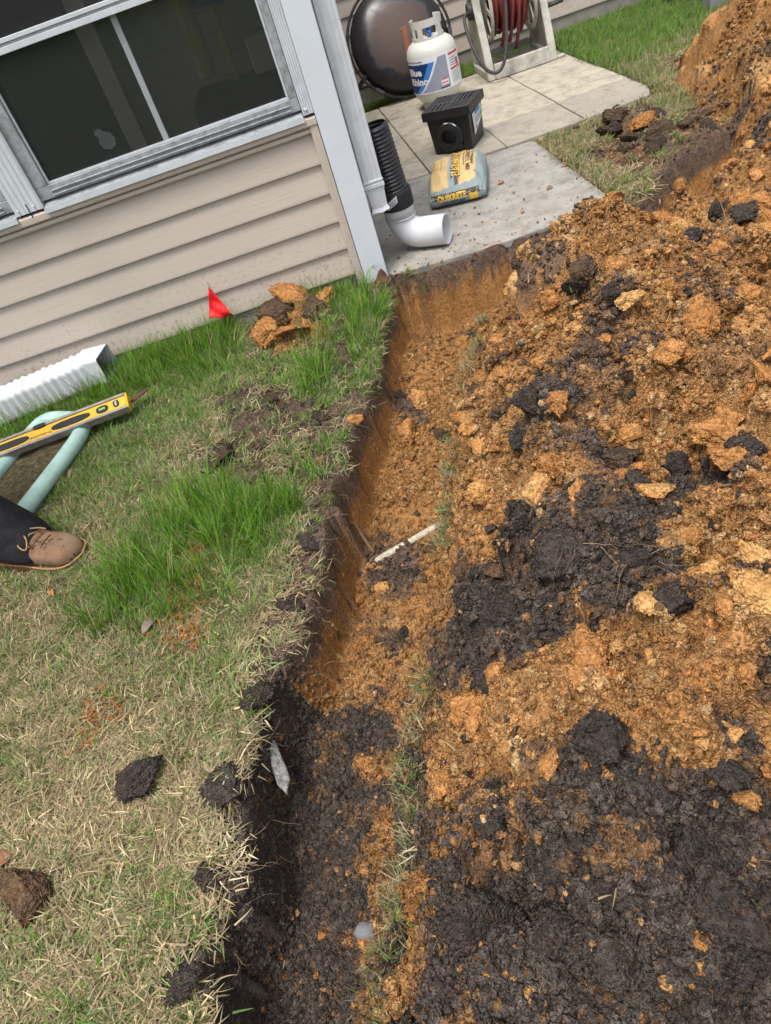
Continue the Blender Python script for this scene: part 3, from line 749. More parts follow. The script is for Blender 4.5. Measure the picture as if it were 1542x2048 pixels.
def window(xa, xb, sticker):
    wn = empty('window', (0, 0, 0)); wn.parent = house; y = WY
    f = MB()
    f.span(xa, xb, y - .012, y + .045, .705, .749)                    # bottom rail
    f.span(xa, xa + .046, y - .012, y + .045, .7495, 1.70); f.span(xb - .030, xb, y - .012, y + .045, .7495, 1.70)
    f.span(xa, xb, y - .012, y + .045, 1.7005, 1.74)
    for zz in (.712, .728): f.span(xa + .05, xb - .034, y - .019, y - .0122, zz, zz + .005)
    f.build('frame', 'alu_frame', wn, bevel=.002)
    g = MB(); g.span(xa + .047, xb - .031, y + .004, y + .012, .750, .7575); g.span(xa + .047, xa + .0545, y + .004, y + .012, .758, 1.15); g.span(xb - .0385, xb - .031, y + .004, y + .012, .758, 1.15)
    g.build('screen_frame', 'white_metal', wn)
    MB().prism([(y - .040, .672), (y - .040, .684), (y - .034, .686), (y + .02, .704), (y + .02, .672)], 0, xa + .001, xb - .001).build('sill', 'alu_frame', wn, bevel=.0015)
    MB().span(xa + .001, xb - .001, y - .0425, y - .0402, .668, .689).build('sill_edge', 'white_metal', wn)
    r = MB(); r.span(xa + .047, xb - .031, y - .010, y + .018, 1.158, 1.178); r.span(xa + .047, xb - .031, y - .004, y + .018, 1.1785, 1.186); r.span(xa + .047, xb - .031, y - .012, y + .018, 1.1865, 1.200)
    r.build('meeting_rail', 'white_metal', wn, bevel=.0015)
    xm = (xa + xb) / 2 + .006
    MB().span(xm - .011, xm + .011, y + .018, y + .028, .752, 1.157).build('muntin', 'white_metal', wn, bevel=.002)
    MB().span(xm - .011, xm + .011, y + .018, y + .028, 1.201, 1.70).build('muntin', 'white_metal', wn, bevel=.002)
    MB().span(xa + .044, xb - .028, y + .030, y + .033, .745, 1.165).build('pane', 'window_glass', wn)
    MB().span(xa + .044, xb - .028, y + .030, y + .033, 1.19, 1.705).build('pane', 'window_glass', wn)
    MB().span(xa + .047, xb - .031, y + .0075, y + .0083, .752, 1.157).build('insect_screen', 'insect_screen', wn)
    MB().span(xa + .047, xb - .031, y + .0075, y + .0083, 1.2005, 1.70).build('insect_screen', 'insect_screen', wn)
    if sticker:
        st = MB()
        ring = [(-.862 + .030 * (1 + .06 * math.cos(8 * a)) * math.cos(a), .815 + .030 * (1 + .06 * math.cos(8 * a)) * math.sin(a)) for a in [k * 2 * math.pi / 40 for k in range(40)]]
        st.prism(ring, 1, y + .034, y + .036)
        st.prism([(-.879 + .016 * math.cos(k * 2 * math.pi / 16), .846 + .013 * math.sin(k * 2 * math.pi / 16)) for k in range(16)], 1, y + .0345, y + .0362)
        st.build('window_sticker', 'paper_white', wn)
    return wn
window(-1.178, -.143, True); window(-2.36, -1.290, False)
def mullion(x0, x1):
    m = MB(); y = WY; n = 5; w_ = (x1 - x0)
    prof = [(x0, y + .02), (x0, y - .030)]
    for k in range(n):
        a = x0 + w_ * (k + .15) / n; b = x0 + w_ * (k + .85) / n
        prof += [(a, y - .030), (a + .003, y - .033), (b - .003, y - .033), (b, y - .030)]
    prof += [(x1, y - .030), (x1, y + .02)]
    m.prism(prof, 2, .6875, 1.76)
    m.build('mullion', 'white_metal', house)
    for zz in (.70,):
        for xx in (x0 + .016, x1 - .03):
            b = MB(); b.lathe([(0, .0025), (.004, .002), (.005, 0)], (xx, y - .033, zz + .006), 12, Matrix.Rotation(math.pi / 2, 3, 'X')); b.build('screw', 'white_metal', house)
mullion(-1.2885, -1.1795); mullion(-.1415, -.1005); mullion(-2.47, -2.3615)
MB().span(-1.236, -1.232, WY - .0345, WY - .0325, .668, .72).build('trim_seam', 'ink', house)

# sunroom seen through the glass
room = empty('room', (0, 0, 0)); room.parent = house
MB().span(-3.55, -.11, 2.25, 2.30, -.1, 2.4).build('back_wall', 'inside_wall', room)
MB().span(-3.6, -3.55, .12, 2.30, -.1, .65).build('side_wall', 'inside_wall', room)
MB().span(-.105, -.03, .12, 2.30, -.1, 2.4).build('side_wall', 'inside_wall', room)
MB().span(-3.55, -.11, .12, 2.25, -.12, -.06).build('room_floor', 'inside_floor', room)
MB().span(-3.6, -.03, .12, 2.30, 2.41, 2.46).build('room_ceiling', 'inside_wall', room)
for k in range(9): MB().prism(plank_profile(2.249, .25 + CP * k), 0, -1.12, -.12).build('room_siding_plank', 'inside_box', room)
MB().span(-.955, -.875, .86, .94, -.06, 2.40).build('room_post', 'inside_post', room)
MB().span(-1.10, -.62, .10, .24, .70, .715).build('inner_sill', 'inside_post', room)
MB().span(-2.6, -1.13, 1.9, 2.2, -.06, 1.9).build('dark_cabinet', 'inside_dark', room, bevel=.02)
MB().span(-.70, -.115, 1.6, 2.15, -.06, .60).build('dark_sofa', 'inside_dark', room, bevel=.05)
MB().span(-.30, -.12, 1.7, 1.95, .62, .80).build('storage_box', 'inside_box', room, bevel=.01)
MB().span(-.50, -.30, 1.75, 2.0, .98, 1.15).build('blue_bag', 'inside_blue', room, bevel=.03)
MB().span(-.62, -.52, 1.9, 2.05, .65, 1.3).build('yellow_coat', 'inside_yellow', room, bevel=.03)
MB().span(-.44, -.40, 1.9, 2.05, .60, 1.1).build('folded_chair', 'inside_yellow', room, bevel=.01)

# side wall and far wall
side_wall = empty('wall', (0, 0, 0)); side_wall.parent = house
pm = MB().prism(plank_profile(0, 0), 0, .085, 3.28).build('siding_plank', 'siding', side_wall).data
side_first = side_wall.children[0]
for k in range(22):
    o = side_first if k == 0 else bpy.data.objects.new('siding_plank', pm)
    if k: COL.objects.link(o); o.parent = side_wall
    o.rotation_euler = (0, 0, math.pi / 2); o.location = (-.012, 0, .049 + CP * k)
MB().span(-.09, -.013, .10, 3.3, -.12, 2.62).build('wall_sheathing', 'foundation', side_wall)
far_wall = empty('wall', (0, 0, 0)); far_wall.parent = house
planks(.004, 8.0, 3.30, [.091 + CP * k for k in range(22)], far_wall, 'far')
MB().span(-.02, 8.0, 3.3005, 3.40, -.12, 2.62).build('foundation_wall', 'foundation', far_wall)
MB().span(-.02, 8.0, 3.292, 3.3, -.12, .0905).build('foundation_face', 'foundation', far_wall)

# downspout at the corner
ds = []
xs = [(.006, .086)]
front = []
for k in range(4):
    a = .012 + k * .0185
    front += [(a, .038), (a + .003, .041), (a + .011, .041), (a + .014, .038)]
prof = [(.006, .094), (.006, .042), (.009, .038)] + front + [(.083, .038), (.086, .042), (.086, .094)]
dsp = MB().prism(prof, 2, .335, 2.6).build('downspout', 'white_metal', house)
j = MB(); j.prism([(.003, .096), (.003, .035), (.089, .035), (.089, .096)], 2, .345, .362); j.prism([(.004, .0955), (.004, .0355), (.088, .0355), (.088, .0955)], 2, .366, .376)
j.build('joint_band', 'white_metal', dsp, bevel=.002)
lo = MB(); ringsd = []
for z, e in ((.344, .0), (.30, -.003), (.262, -.005), (.246, .002)):
    ringsd.append([(.010 - e, .092 + e, z), (.010 - e, .040 - e, z + .004), (.03, .039 - e, z + .002), (.055, .040 - e, z - .002), (.084 + e, .040 - e, z + .006), (.084 + e, .092 + e, z)])
lo.loft(ringsd, False); o = lo.build('outlet', 'white_metal', dsp, solid=.0015)
MB().span(.0015, .0055, .04, .075, .16, .27).build('bracket', 'rubber', dsp)

# ------------------------------------------------------------------ patio
patio = empty('patio', (0, 0, 0), 0, 'small patio of worn concrete slabs in front of the far wall', 'patio', None, 'structure')
def slab(poly, mat, top=0.0, th=.055, tilt=0):
    o = MB().prism(poly, 2, top - th, top).build('slab', mat, patio, bevel=.006, seg=3)
    return o
fe = [(.0, -.012), (.07, -.018), (.14, -.034), (.24, -.046), (.33, -.055), (.42, -.060), (.52, -.066), (.63, -.060), (.74, -.066), (.85, -.063), (.925, -.060), (.965, -.030), (1.005, .02)]
slab(fe + [(1.012, 1.066), (.004, 1.112)], 'slab_grey', 0, .065)
xsx = [.004, .441, .880, 1.327, 1.765]; ysy = [1.122, 1.573, 2.018, 2.467, 2.915]
for i in range(4):
    for jrow in range(4):
        e = .0028; t = random.uniform(-.004, .002)
        poly = [(xsx[i] + e, ysy[jrow] + e), (xsx[i + 1] - e, ysy[jrow] + e), (xsx[i + 1] - e, ysy[jrow + 1] - e), (xsx[i] + e, ysy[jrow + 1] - e)]
        if i == 3 and jrow == 0: poly = [(xsx[3] + e, ysy[0] + e), (1.70, ysy[0] + .03), (1.735, ysy[0] + .10), (1.762, ysy[0] + .2), (1.762, ysy[1] - e), (xsx[3] + e, ysy[1] - e)]
        slab(poly, 'paver_grey' if jrow == 0 and i > 0 else 'paver_tan', t)
MB().span(.004, 1.76, 1.07, 2.915, -.075, -.018).build('joint_sand', 'turf_soil', patio)

# ------------------------------------------------------------------ things on the patio
# tipped fire bowl
bowl = empty('fire_bowl', (.715, 2.985, .352), 0, 'big black steel fire bowl with rusty centre leaning on the siding', 'fire pit')
bowl.rotation_euler = (math.radians(66), 0, math.radians(4))
NB = 24
prof = [(.340 * math.sin(t * math.pi / 2 / NB), .135 * math.cos(t * math.pi / 2 / NB) ** .85) for t in range(NB + 1)]
MB().lathe(prof + [(.352, -.002), (.352, -.010), (.336, -.010)] + [(.334 * math.sin(t * math.pi / 2 / NB), .131 * math.cos(t * math.pi / 2 / NB) ** .85 - .004) for t in range(NB, -1, -1)], (0, 0, 0), 72).build('dish', 'bowl_steel', bowl, smooth=True)
rp = [(.372 * math.cos(a), .372 * math.sin(a), .006) for a in [k * 2 * math.pi / 72 for k in range(73)]]
MB().tube(rp, .0095, 10, False).build('rim_ring', 'dark_plastic', bowl, smooth=True)
for a in (math.radians(228), math.radians(110), math.radians(350)):
    MB().box((.365 * math.cos(a), .365 * math.sin(a), .004), (.024, .065, .030), a).build('clip', 'rubber', bowl, bevel=.003)
MB().lathe([(0, .139), (.010, .138), (.012, .130)], (.0, .02, 0), 16).build('drain_plug', 'root_wood', bowl)
for a in (205, 325, 85):
    a = math.radians(a); c_, s_ = math.cos(a), math.sin(a)
    MB().tube([(.30 * c_, .30 * s_, .03), (.36 * c_, .36 * s_, -.02), (.40 * c_, .40 * s_, -.10), (.40 * c_, .40 * s_, -.16)], .016, 6).build('leg', 'rubber', bowl)

# propane tank
TX, TY = .815, 2.42
tank = empty('propane_tank', (TX, TY, 0), 0, 'white propane tank with blue label standing before the fire bowl', 'gas tank')
TR = .163
MB().lathe([(.115, 0), (.118, .004), (.112, .045), (.106, .045), (.108, .003), (.115, 0)], (0, 0, 0), 48).build('foot_ring', 'tank_white', tank, smooth=True)
pr = [(.0, .022), (.05, .024), (.10, .036), (.135, .058), (.155, .088), (TR, .122), (TR, .205), (TR + .0012, .207), (TR + .0012, .213), (TR, .215), (TR, .318), (.157, .348), (.140, .374), (.110, .394), (.07, .406), (.0, .410)]
MB().lathe(pr, (0, 0, 0), 72).build('body', 'tank_white', tank, smooth=True)
col = MB(); FA = math.radians(-100)
def arc(mb, r, a0, a1, z0, z1, n=24, th=.004):
    mb.lathe([(r, z0), (r, z1), (r + th, z1 + .002), (r + th, z0), (r, z0)], (0, 0, 0), n, None, a0, a1)
arc(col, .098, FA - 2.2, FA + 2.55, .468, .508, 40)
for a, wd in ((-1.95, .5), (-.50, .36), (.85, .34), (2.2, .6)): arc(col, .098, FA + a - wd / 2, FA + a + wd / 2, .392, .4685, 8)
arc(col, .098, FA - 2.2, FA + 2.55, .392, .410, 40)
col.build('collar', 'tank_white', tank, smooth=False)
MB().lathe([(0, .408), (.022, .408), (.022, .43), (.014, .432), (.014, .446), (0, .446)], (0, 0, 0), 20).build('valve', 'brass', tank)
vb = MB(); vb.lathe([(0, .432), (.013, .432), (.013, .452), (.028, .456), (.030, .478), (.020, .486), (0, .487)], (0, -.02, 0), 9); vb.box((.0, -.05, .428), (.022, .05, .026)); vb.build('valve_cap', 'valve_blue', tank, bevel=.002)
def cyl(a, z, off=.0006): return ((TR + off) * math.cos(FA + a), (TR + off) * math.sin(FA + a), z)
def patch(name, mat, a0, a1, lo, hi, off, n=26, mz=6, parent=tank):
    v = []; f = []
    for i in range(n + 1):
        a = a0 + (a1 - a0) * i / n; zl, zh = lo(a), hi(a)
        for k in range(mz + 1): v.append(cyl(a, zl + (zh - zl) * k / mz, off))
    for i in range(n):
        for k in range(mz): q = i * (mz + 1) + k; f.append((q, q + mz + 1, q + mz + 2, q + 1))
    me = bpy.data.meshes.new(name); me.from_pydata(v, [], f); me.update(); return place(name, me, mat, parent, True)
lab = patch('label', 'ink_white', -2.0, 1.45, lambda a: .112, lambda a: .318, .0016)
edge = lambda a: .118 + .170 * min(1, max(0, (a + .92) / .95)) ** 1.7        # lower edge of the blue field
patch('blue_field', 'ink_blue', -2.0, -.10, lambda a: min(.286, edge(a + .10)), lambda a: .286, .0022, parent=lab)
patch('sky_band', 'ink_sky', -.95, .03, lambda a: min(.286, edge(a)), lambda a: min(.2865, edge(a + .24)), .0027, parent=lab)
patch('grey_field', 'ink_grey', -.98, .53, lambda a: .119, lambda a: min(.306, edge(a - .09) - .001) if a < .14 else .306, .0022, parent=lab)
patch('text_block', 'ink_grey', -1.5, -.46, lambda a: .296, lambda a: .305, .0022, parent=lab)
patch('warning_panel', 'paper_white', .62, 1.30, lambda a: .125, lambda a: .308, .0022, parent=lab)
patch('warning_band', 'ink_red', .64, 1.28, lambda a: .290, lambda a: .303, .0027, parent=lab)
patch('warning_band', 'ink_red', .64, 1.28, lambda a: .206, lambda a: .218, .0027, parent=lab)
patch('flame_mark', 'ink_red', 1.0, 1.18, lambda a: .222, lambda a: .262, .0027, parent=lab)
for q in range(7): patch('print_line', 'ink_grey', .66, 1.24 - .1 * (q % 3), lambda a: .136 + q * .0095, lambda a: .1395 + q * .0095, .0027, 10, 1, lab)
for q in range(4): patch('print_line', 'ink_grey', .66, .98, lambda a: .228 + q * .014, lambda a: .234 + q * .014, .0027, 10, 1, lab)
sgn = patch('logo_plate', 'ink_white', .16, .47, lambda a: .140, lambda a: .168, .0027, 10, 2, lab)
patch('logo_heart', 'ink_red', .185, .235, lambda a: .146, lambda a: .160, .0032, 4, 2, lab)
patch('print_line', 'ink_red', .25, .44, lambda a: .150, lambda a: .157, .0032, 6, 1, lab)
patch('print_line', 'ink_red', .22, .42, lambda a: .176, lambda a: .182, .0027, 6, 1, lab)
patch('print_line', 'ink', .10, .47, lambda a: .124, lambda a: .130, .0027, 6, 1, lab)
def tank_text(s, size, aend, z, wd):
    v, f = text_geo(s, size, .0022); x1_ = max(p[0] for p in v); x0_ = min(p[0] for p in v); sc = wd / (x1_ - x0_)
    v = [cyl(aend + (p[0] - x1_) * sc / TR, z + p[1], .0034) for p in v]
    me = bpy.data.meshes.new('lettering'); me.from_pydata(v, [], f); me.update(); place('lettering', me, 'ink_white', lab)
tank_text('Blue', .058, -.56, .224, .115); tank_text('Rhino', .058, -.34, .168, .150)

# catch basin
BX, BY, BR = .690, 1.410, math.radians(-32)
basin = empty('catch_basin', (BX, BY, 0), BR, 'black square drain catch basin with slotted grate lid behind the concrete bag', 'drain basin')
def ringbox(mb, w0, w1, z0, z1):
    v = []
    for ww, z in ((w0, z0), (w1, z1)): v += [(-ww, -ww, z), (ww, -ww, z), (ww, ww, z), (-ww, ww, z)]
    mb.add(v, [(3, 2, 1, 0), (0, 1, 5, 4), (1, 2, 6, 5), (2, 3, 7, 6), (3, 0, 4, 7), (4, 5, 6, 7)])
b = MB(); ringbox(b, .112, .124, 0, .190); b.build('body', 'black_plastic', basin, bevel=.006)
b = MB(); w_ = .140
for (xa, xb, ya, yb) in ((-w_, w_, -w_, -w_ + .016), (-w_, w_, w_ - .016, w_), (-w_, -w_ + .016, -w_ + .016, w_ - .016), (w_ - .016, w_, -w_ + .016, w_ - .016)): b.span(xa, xb, ya, yb, .186, .232)
b.build('rim', 'black_plastic', basin, bevel=.003)
g = MB(); L = .123
g.span(-L, L, -.006, .006, .214, .230); g.span(-.006, .006, -L, L, .2142, .2302)
g.span(-L, L, -L, -L + .008, .2141, .2301); g.span(-L, L, L - .008, L, .2141, .2301); g.span(-L, -L + .008, -L, L, .2139, .2299); g.span(L - .008, L, -L, L, .2139, .2299)
for sx_ in (-1, 1):
    for sy_ in (-1, 1):
        for k in range(4):
            t = .022 + k * .0265
            if sx_ * sy_ > 0: g.box((sx_ * t, sy_ * .062, .222), (.012, .108, .014))
            else: g.box((sx_ * .062, sy_ * t, .2215), (.108, .012, .014))
gro = g.build('grate', 'grey_plastic', basin); gro.data.materials[0] = worn('grate_dark', (.045, .045, .052), (.10, .10, .105), 30, .45, .4)
ringf = empty('outlet', (-.005, -.119, .088)); ringf.parent = basin; ringf.rotation_euler = (math.pi / 2, 0, 0)
MB().lathe([(.040, .03), (.040, .0), (.040, -.06), (.0, -.06)], (0, 0, 0), 40).build('socket', 'dark_plastic', ringf, smooth=True)
MB().lathe([(.040, .0), (.040, .022), (.043, .024), (.072, .020), (.078, .012), (.080, -.004)], (0, 0, 0), 44).build('flange', 'black_plastic', ringf)
for a in (1.62, .95):
    MB().box((.0745 * math.cos(a), .0745 * math.sin(a), .0215), (.006, .022, .003), a).build('tab', 'paper_white', ringf)
for a in (3.4, 4.4, 5.5): MB().box((.080 * math.cos(a), .080 * math.sin(a), .008), (.012, .03, .014), a).build('lug', 'black_plastic', ringf)
# paper label on the right side
lb = MB(); X0 = .1275
lb.add([(X0, -.075, .168), (X0 + .0012, .085, .178), (X0 - .004, .10, .115), (X0 - .0065, -.06, .055)], [(0, 1, 2, 3)]); lab2 = lb.build('label', 'paper_white', basin)
for (a, bb, c_, d, mt) in ((-.03, .06, .150, .172, 'ink_sky'), (-.05, .03, .128, .134, 'ink_grey'), (-.04, .05, .112, .118, 'ink_grey'), (.05, .085, .118, .140, 'ink_green'), (-.045, -.02, .080, .098, 'ink_grey')):
    q = MB(); q.add([(X0 + .002, a, c_), (X0 + .002, bb, c_ + .008), (X0 + .002, bb, d + .008), (X0 + .002, a, d)], [(0, 1, 2, 3)]); q.build('print_block', mt, lab2)

# concrete bag
bag = empty('concrete_bag', (.512, .718, 0), math.radians(-16), 'yellow and blue-grey paper bag of concrete mix lying on the front slab', 'bag')
HA, HB, HT = .145, .235, .130
def bag_pt(u, v, top):
    """u,v in -1..1 over the pillow; returns a point of its upper or lower skin"""
    e = 1 - max(abs(u), abs(v)) ** 7
    cx = (1 - abs(v) ** 6 * .05); cy = (1 - abs(u) ** 6 * .06)
    wr = .004 * math.sin(9 * v + 3 * u) + .003 * math.sin(17 * u + 5 * v) + .005 * mnoise.noise(Vector((u * 3, v * 3, 4.2)))
    sag = .012 * math.cos(v * 2.4) + .010 * v
    z = (HT - .012 + sag + wr - .028 * abs(u) ** 4 - .02 * abs(v) ** 5) if top else 0
    mid = .047
    return Vector((u * HA * cx, v * HB * cy, mid + (z - mid) * max(0, e) ** .36 if top else mid - (mid - .002) * max(0, e) ** .30))
nu, nv = 44, 60; me = bpy.data.meshes.new('bag'); vs_ = []; fs_ = []; vc_ = []
YEL = (.68, .49, .22); BLU = (.25, .315, .325); DKB = (.09, .06, .05)
def bag_col(u, v, top):
    f = .10 * mnoise.noise(Vector((u * 5, v * 5, 1)))
    if top and -.86 + .04 * mnoise.noise(Vector((v * 4, 0, 0))) < u < .66 + .05 * mnoise.noise(Vector((v * 5, 2, 0))) and v > -.84 + .06 * u: 
        if -.22 < u < -.03: return (.29, .37, .40)
        if -.03 <= u < .10 and v < -.62: return (.10, .085, .075)
        return tuple(c_ * (1 + f) for c_ in YEL)
    return tuple(c_ * (1 + f) for c_ in BLU)
for top in (1, 0):
    base_i = len(vs_)
    for i in range(nu + 1):
        for j_ in range(nv + 1):
            u = math.sin((i / nu * 2 - 1) * math.pi / 2) ; v = math.sin((j_ / nv * 2 - 1) * math.pi / 2)
            vs_.append(tuple(bag_pt(u, v, top))); vc_.append((*bag_col(u, v, top), 1))
    for i in range(nu):
        for j_ in range(nv):
            q = base_i + i * (nv + 1) + j_; t4 = (q, q + nv + 1, q + nv + 2, q + 1); fs_.append(t4 if top else t4[::-1])
me.from_pydata(vs_, [], fs_); me.update(); ca = me.color_attributes.new('Col', 'FLOAT_COLOR', 'POINT'); ca.data.foreach_set('color', [c_ for q in vc_ for c_ in q])
k = N('bag_paper'); a_ = k.n('Attribute', attribute_name='Col'); co = k.coord()
cc = k.mix(k.ramp(k.noise(co, 25, 5, .7), [(.5, (0, 0, 0)), (.75, (.35, .35, .35))]), a_.outputs[0], (.33, .31, .27))
M['bag_paper'] = k.fin(cc, .55, .3, 0, k.bump(k.noise(co, 22, 5, .6, 1.5), .012, .7))
paper = place('paper', me, 'bag_paper', bag, True)
wd_ = paper.modifiers.new('w', 'WELD'); wd_.merge_threshold = .0004
def on_top(a, b_, off=.0022):                                   # a: across (right), b: along (back), metres
    u = max(-.99, min(.99, a / HA)); v = max(-.99, min(.99, b_ / HB)); p = bag_pt(u, v, 1); return (p.x, p.y, p.z + off)
def top_text(s, size, a_base, b_start, mat, bold=0, width=None): # reads from back to front, letter tops to the right
    mapped_text('lettering', s, size, mat, paper, lambda x, y: on_top(a_base + y, b_start - x), bold, False, width)
top_text('QUIKRETE', .058, -.018, .190, 'ink_brown', .0022, .345)
mapped_text('lettering', 'QUIKRETE', .058, 'ink_yellow', paper, lambda x, y: on_top(-.016 + y * .95, .187 - x, .0034), .0012, False, .335)
top_text('CONCRETE MIX', .030, .052, .170, 'ink_brown', .0004, .285)
top_text('Crack Resistant', .020, .078, .140, 'ink_brown', .0004, .200)
top_text('professional grade mix', .009, .040, .150, 'ink_brown', .0002, .20)
for q in range(3): top_text('mix with water', .009, -.075 - q * .016, .05, 'ink_brown', 0, .12)
def on_front(a, z, off=.002):                                   # front side, z up
    u = max(-.97, min(.97, a / HA)); zz = max(.012, min(.098, z)); best = None
    for t in range(60):
        v = -1 + t * .012; p = bag_pt(u, v, zz > .047)
        if best is None or abs(p.z - zz) < abs(best.z - zz): best = p
    return (best.x, best.y - off, zz)
def fpatch(a0, a1, z0, z1, mat, off=.0012):
    v = []; f = []; n, m_ = 14, 5
    for i in range(n + 1):
        for j_ in range(m_ + 1): v.append(on_front(a0 + (a1 - a0) * i / n, z0 + (z1 - z0) * j_ / m_, off))
    for i in range(n):
        for j_ in range(m_): q = i * (m_ + 1) + j_; f.append((q, q + m_ + 1, q + m_ + 2, q + 1))
    me = bpy.data.meshes.new('print_block'); me.from_pydata(v, [], f); me.update(); place('print_block', me, mat, paper, True)
fpatch(-.128, .130, .046, .070, 'ink_brown'); fpatch(.062, .104, .018, .052, 'ink_yellow', .0024)
mapped_text('lettering', 'QUIKRETE', .036, 'ink_yellow', paper, lambda x, y: on_front(-.098 + x, .040 + y, .0035), .0014, False, .145)
mapped_text('lettering', 'CONCRETE MIX', .017, 'ink', paper, lambda x, y: on_front(-.085 + x, .020 + y, .003), .0004, False, .125)

# drain fitting: white elbow with black corrugated pipe standing in it
EX, EY = .134, .198; dv = Vector((.87, -.50, 0)).normalized()
fit = empty('drain_pipe', (EX, EY, 0), 0, 'black corrugated pipe standing in a white elbow at the corner of the house', 'drain pipe')
path = [Vector((0, 0, .225)), Vector((0, 0, .15))]; RB = .082
for t in range(13):
    a = t / 12 * math.pi / 2; path.append(Vector((0, 0, .15)) + dv * (RB * (1 - math.cos(a))) - Vector((0, 0, RB * math.sin(a))))
path.append(path[-1] + dv * .118)
path = [p for p in path]
rad = [.0665, .0665] + [.063] * 13 + [.064]
eb = MB(); eb.tube(path, [.0670, .0670] + [.0635] * 14, 36, False)
eo = eb.build('elbow', 'white_plastic', fit, True); md = eo.modifiers.new('s', 'SOLIDIFY'); md.thickness = .005; md.offset = -1
MB().lathe([(.0675, .149), (.0695, .150), (.0695, .153), (.0675, .154)], (0, 0, 0), 44).build('socket_line', 'white_plastic', fit, True)
MB().lathe([(.060, .195), (.0725, .195), (.0735, .20), (.0725, .262), (.069, .268), (.058, .268)], (0, 0, 0), 44).build('coupling', 'dark_plastic', fit, True)
pr = []; z = .262; pitch = .0158
while z < .525:
    pr += [(.0560, z), (.0560, z + .0035), (.0625, z + .0055), (.0645, z + .009), (.0625, z + .0125)]; z += pitch
pr += [(.056, z), (.056, z + .004)]
inner = [(r - .003, zz) for r, zz in pr[::-1]]
cpo = MB().lathe(pr + inner, (0, 0, -.26), 44).build('corrugated_pipe', 'corrugated_black', fit, True); cpo.location = (0, 0, .26); cpo.rotation_euler = (.03, -.07, 0)
st = MB(); v = []; a0 = math.radians(-112)
for i in range(9):
    for jz in range(3):
        aa = a0 + (i - 4) * .085; v.append((.0742 * math.cos(aa), .0742 * math.sin(aa), .220 + jz * .014 + (i - 4) * .0035))
st.add(v, [(i * 3 + k_, i * 3 + 3 + k_, i * 3 + 4 + k_, i * 3 + 1 + k_) for i in range(8) for k_ in range(2)]); stk = st.build('sticker', 'paper_white', fit, True)
for i in range(11):
    if i in (3,): continue
    aa = a0 + (i - 5) * .05; MB().add([(.0748 * math.cos(aa + dd), .0748 * math.sin(aa + dd), .223 + (i - 5) * .0021 + zz) for dd, zz in ((0, 0), (.018, .0006), (.018, .019), (0, .0184))], [(0, 1, 2, 3)]).build('print_bar', 'ink', stk)

# hose reel
reel = empty('hose_reel', (1.215, 2.545, 0), math.radians(-1.5), 'weathered beige hose reel cart wound with red hose at the far wall', 'hose reel')
RW = .44
def side_frame(x, inner):
    fr = empty('side_frame', (x, 0, 0)); fr.parent = reel
    fl = []
    for t in range(11):
        q = t / 10; fl.append((.0 + .205 * q ** 1.25, .58 * q))
    o_ = [(y - .004, z) for y, z in fl]; i_ = [(y + .042 - .006 * k_, z) for k_, (y, z) in enumerate(fl)]
    MB().prism(o_ + [(.235, .60), (.245, .57)] + i_[::-1], 0, -.026, .026).build('front_leg', 'beige_plastic', fr, bevel=.005)
    bl_ = [(.46 - .20 * (t / 10) ** 1.5, .58 * t / 10) for t in range(11)]
    MB().prism([(y, z) for y, z in bl_] + [(y - .040, z) for y, z in bl_[::-1]], 0, -.024, .024).build('rear_leg', 'beige_plastic', fr, bevel=.004)
    MB().prism([(.055, .06), (.42, .06), (.36, .28), (.27, .54), (.20, .54), (.12, .30)], 0, -.006, .006).build('web_panel', 'beige_plastic', fr)
    MB().span(-.024, .024, .03, .47, .0, .045).build('foot_rail', 'beige_plastic', fr, bevel=.005)
    hub = MB(); hub.lathe([(0, -.045), (.05, -.045), (.055, .0), (.05, .045), (0, .045)], (0, .235, .40), 24, Matrix.Rotation(math.pi / 2, 3, 'Y')); hub.build('hub', 'rubber', fr)
side_frame(0, 1); side_frame(RW, -1)
MB().prism([(-.018, .0), (-.004, .092), (.022, .092), (.022, .0)], 0, .027, RW - .027).build('front_bar', 'beige_plastic', reel, bevel=.006)
MB().span(.025, RW - .025, .02, .46, .012, .03).build('base_tray', 'beige_plastic', reel)
MB().span(.027, RW - .027, .43, .455, .05, .10).build('rear_bar', 'beige_plastic', reel, bevel=.004)
MB().span(RW + .03, RW + .085, .0, .05, .0, .012).build('foot_tab', 'beige_plastic', reel, bevel=.003)
RYm = Matrix.Rotation(math.pi / 2, 3, 'Y')
for x in (.070, RW - .070):
    fl = MB(); fl.lathe([(.19, -.007), (.215, -.011), (.225, 0), (.215, .011), (.19, .007), (.19, -.007)], (x, .235, .40), 48, RYm)
    fl.lathe([(.0, .004), (.085, .004), (.085, -.004), (.0, -.004)], (x, .235, .40), 32, RYm)
    for k_ in range(8):
        a = k_ * math.pi / 4 + .2; fl.box((x, .235 + .14 * math.cos(a), .40 + .14 * math.sin(a)), (.010, .12, .03), 0, Matrix.Rotation(a, 3, 'X'))
    fl.build('flange', 'beige_plastic', reel, bevel=.002)
hp_ = []; layers = [(.115, 0), (.135, .3), (.155, .1), (.172, .2)]
for li, (rr, ph) in enumerate(layers):
    n_ = 8 - li // 2; ang = 0
    for k_ in range(n_ * 24):
        q = k_ / (n_ * 24); xx = .095 + .24 * (q if li % 2 == 0 else 1 - q)
        a = k_ * 2 * math.pi / 24 + ph; wob_ = 1 + .05 * math.sin(a * .7 + li)
        hp_.append((xx + .006 * math.sin(a * 1.3), .235 + rr * wob_ * math.cos(a), .40 + rr * wob_ * math.sin(a)))
MB().tube(hp_, .0125, 8).build('wound_hose', 'red_hose', reel, True)
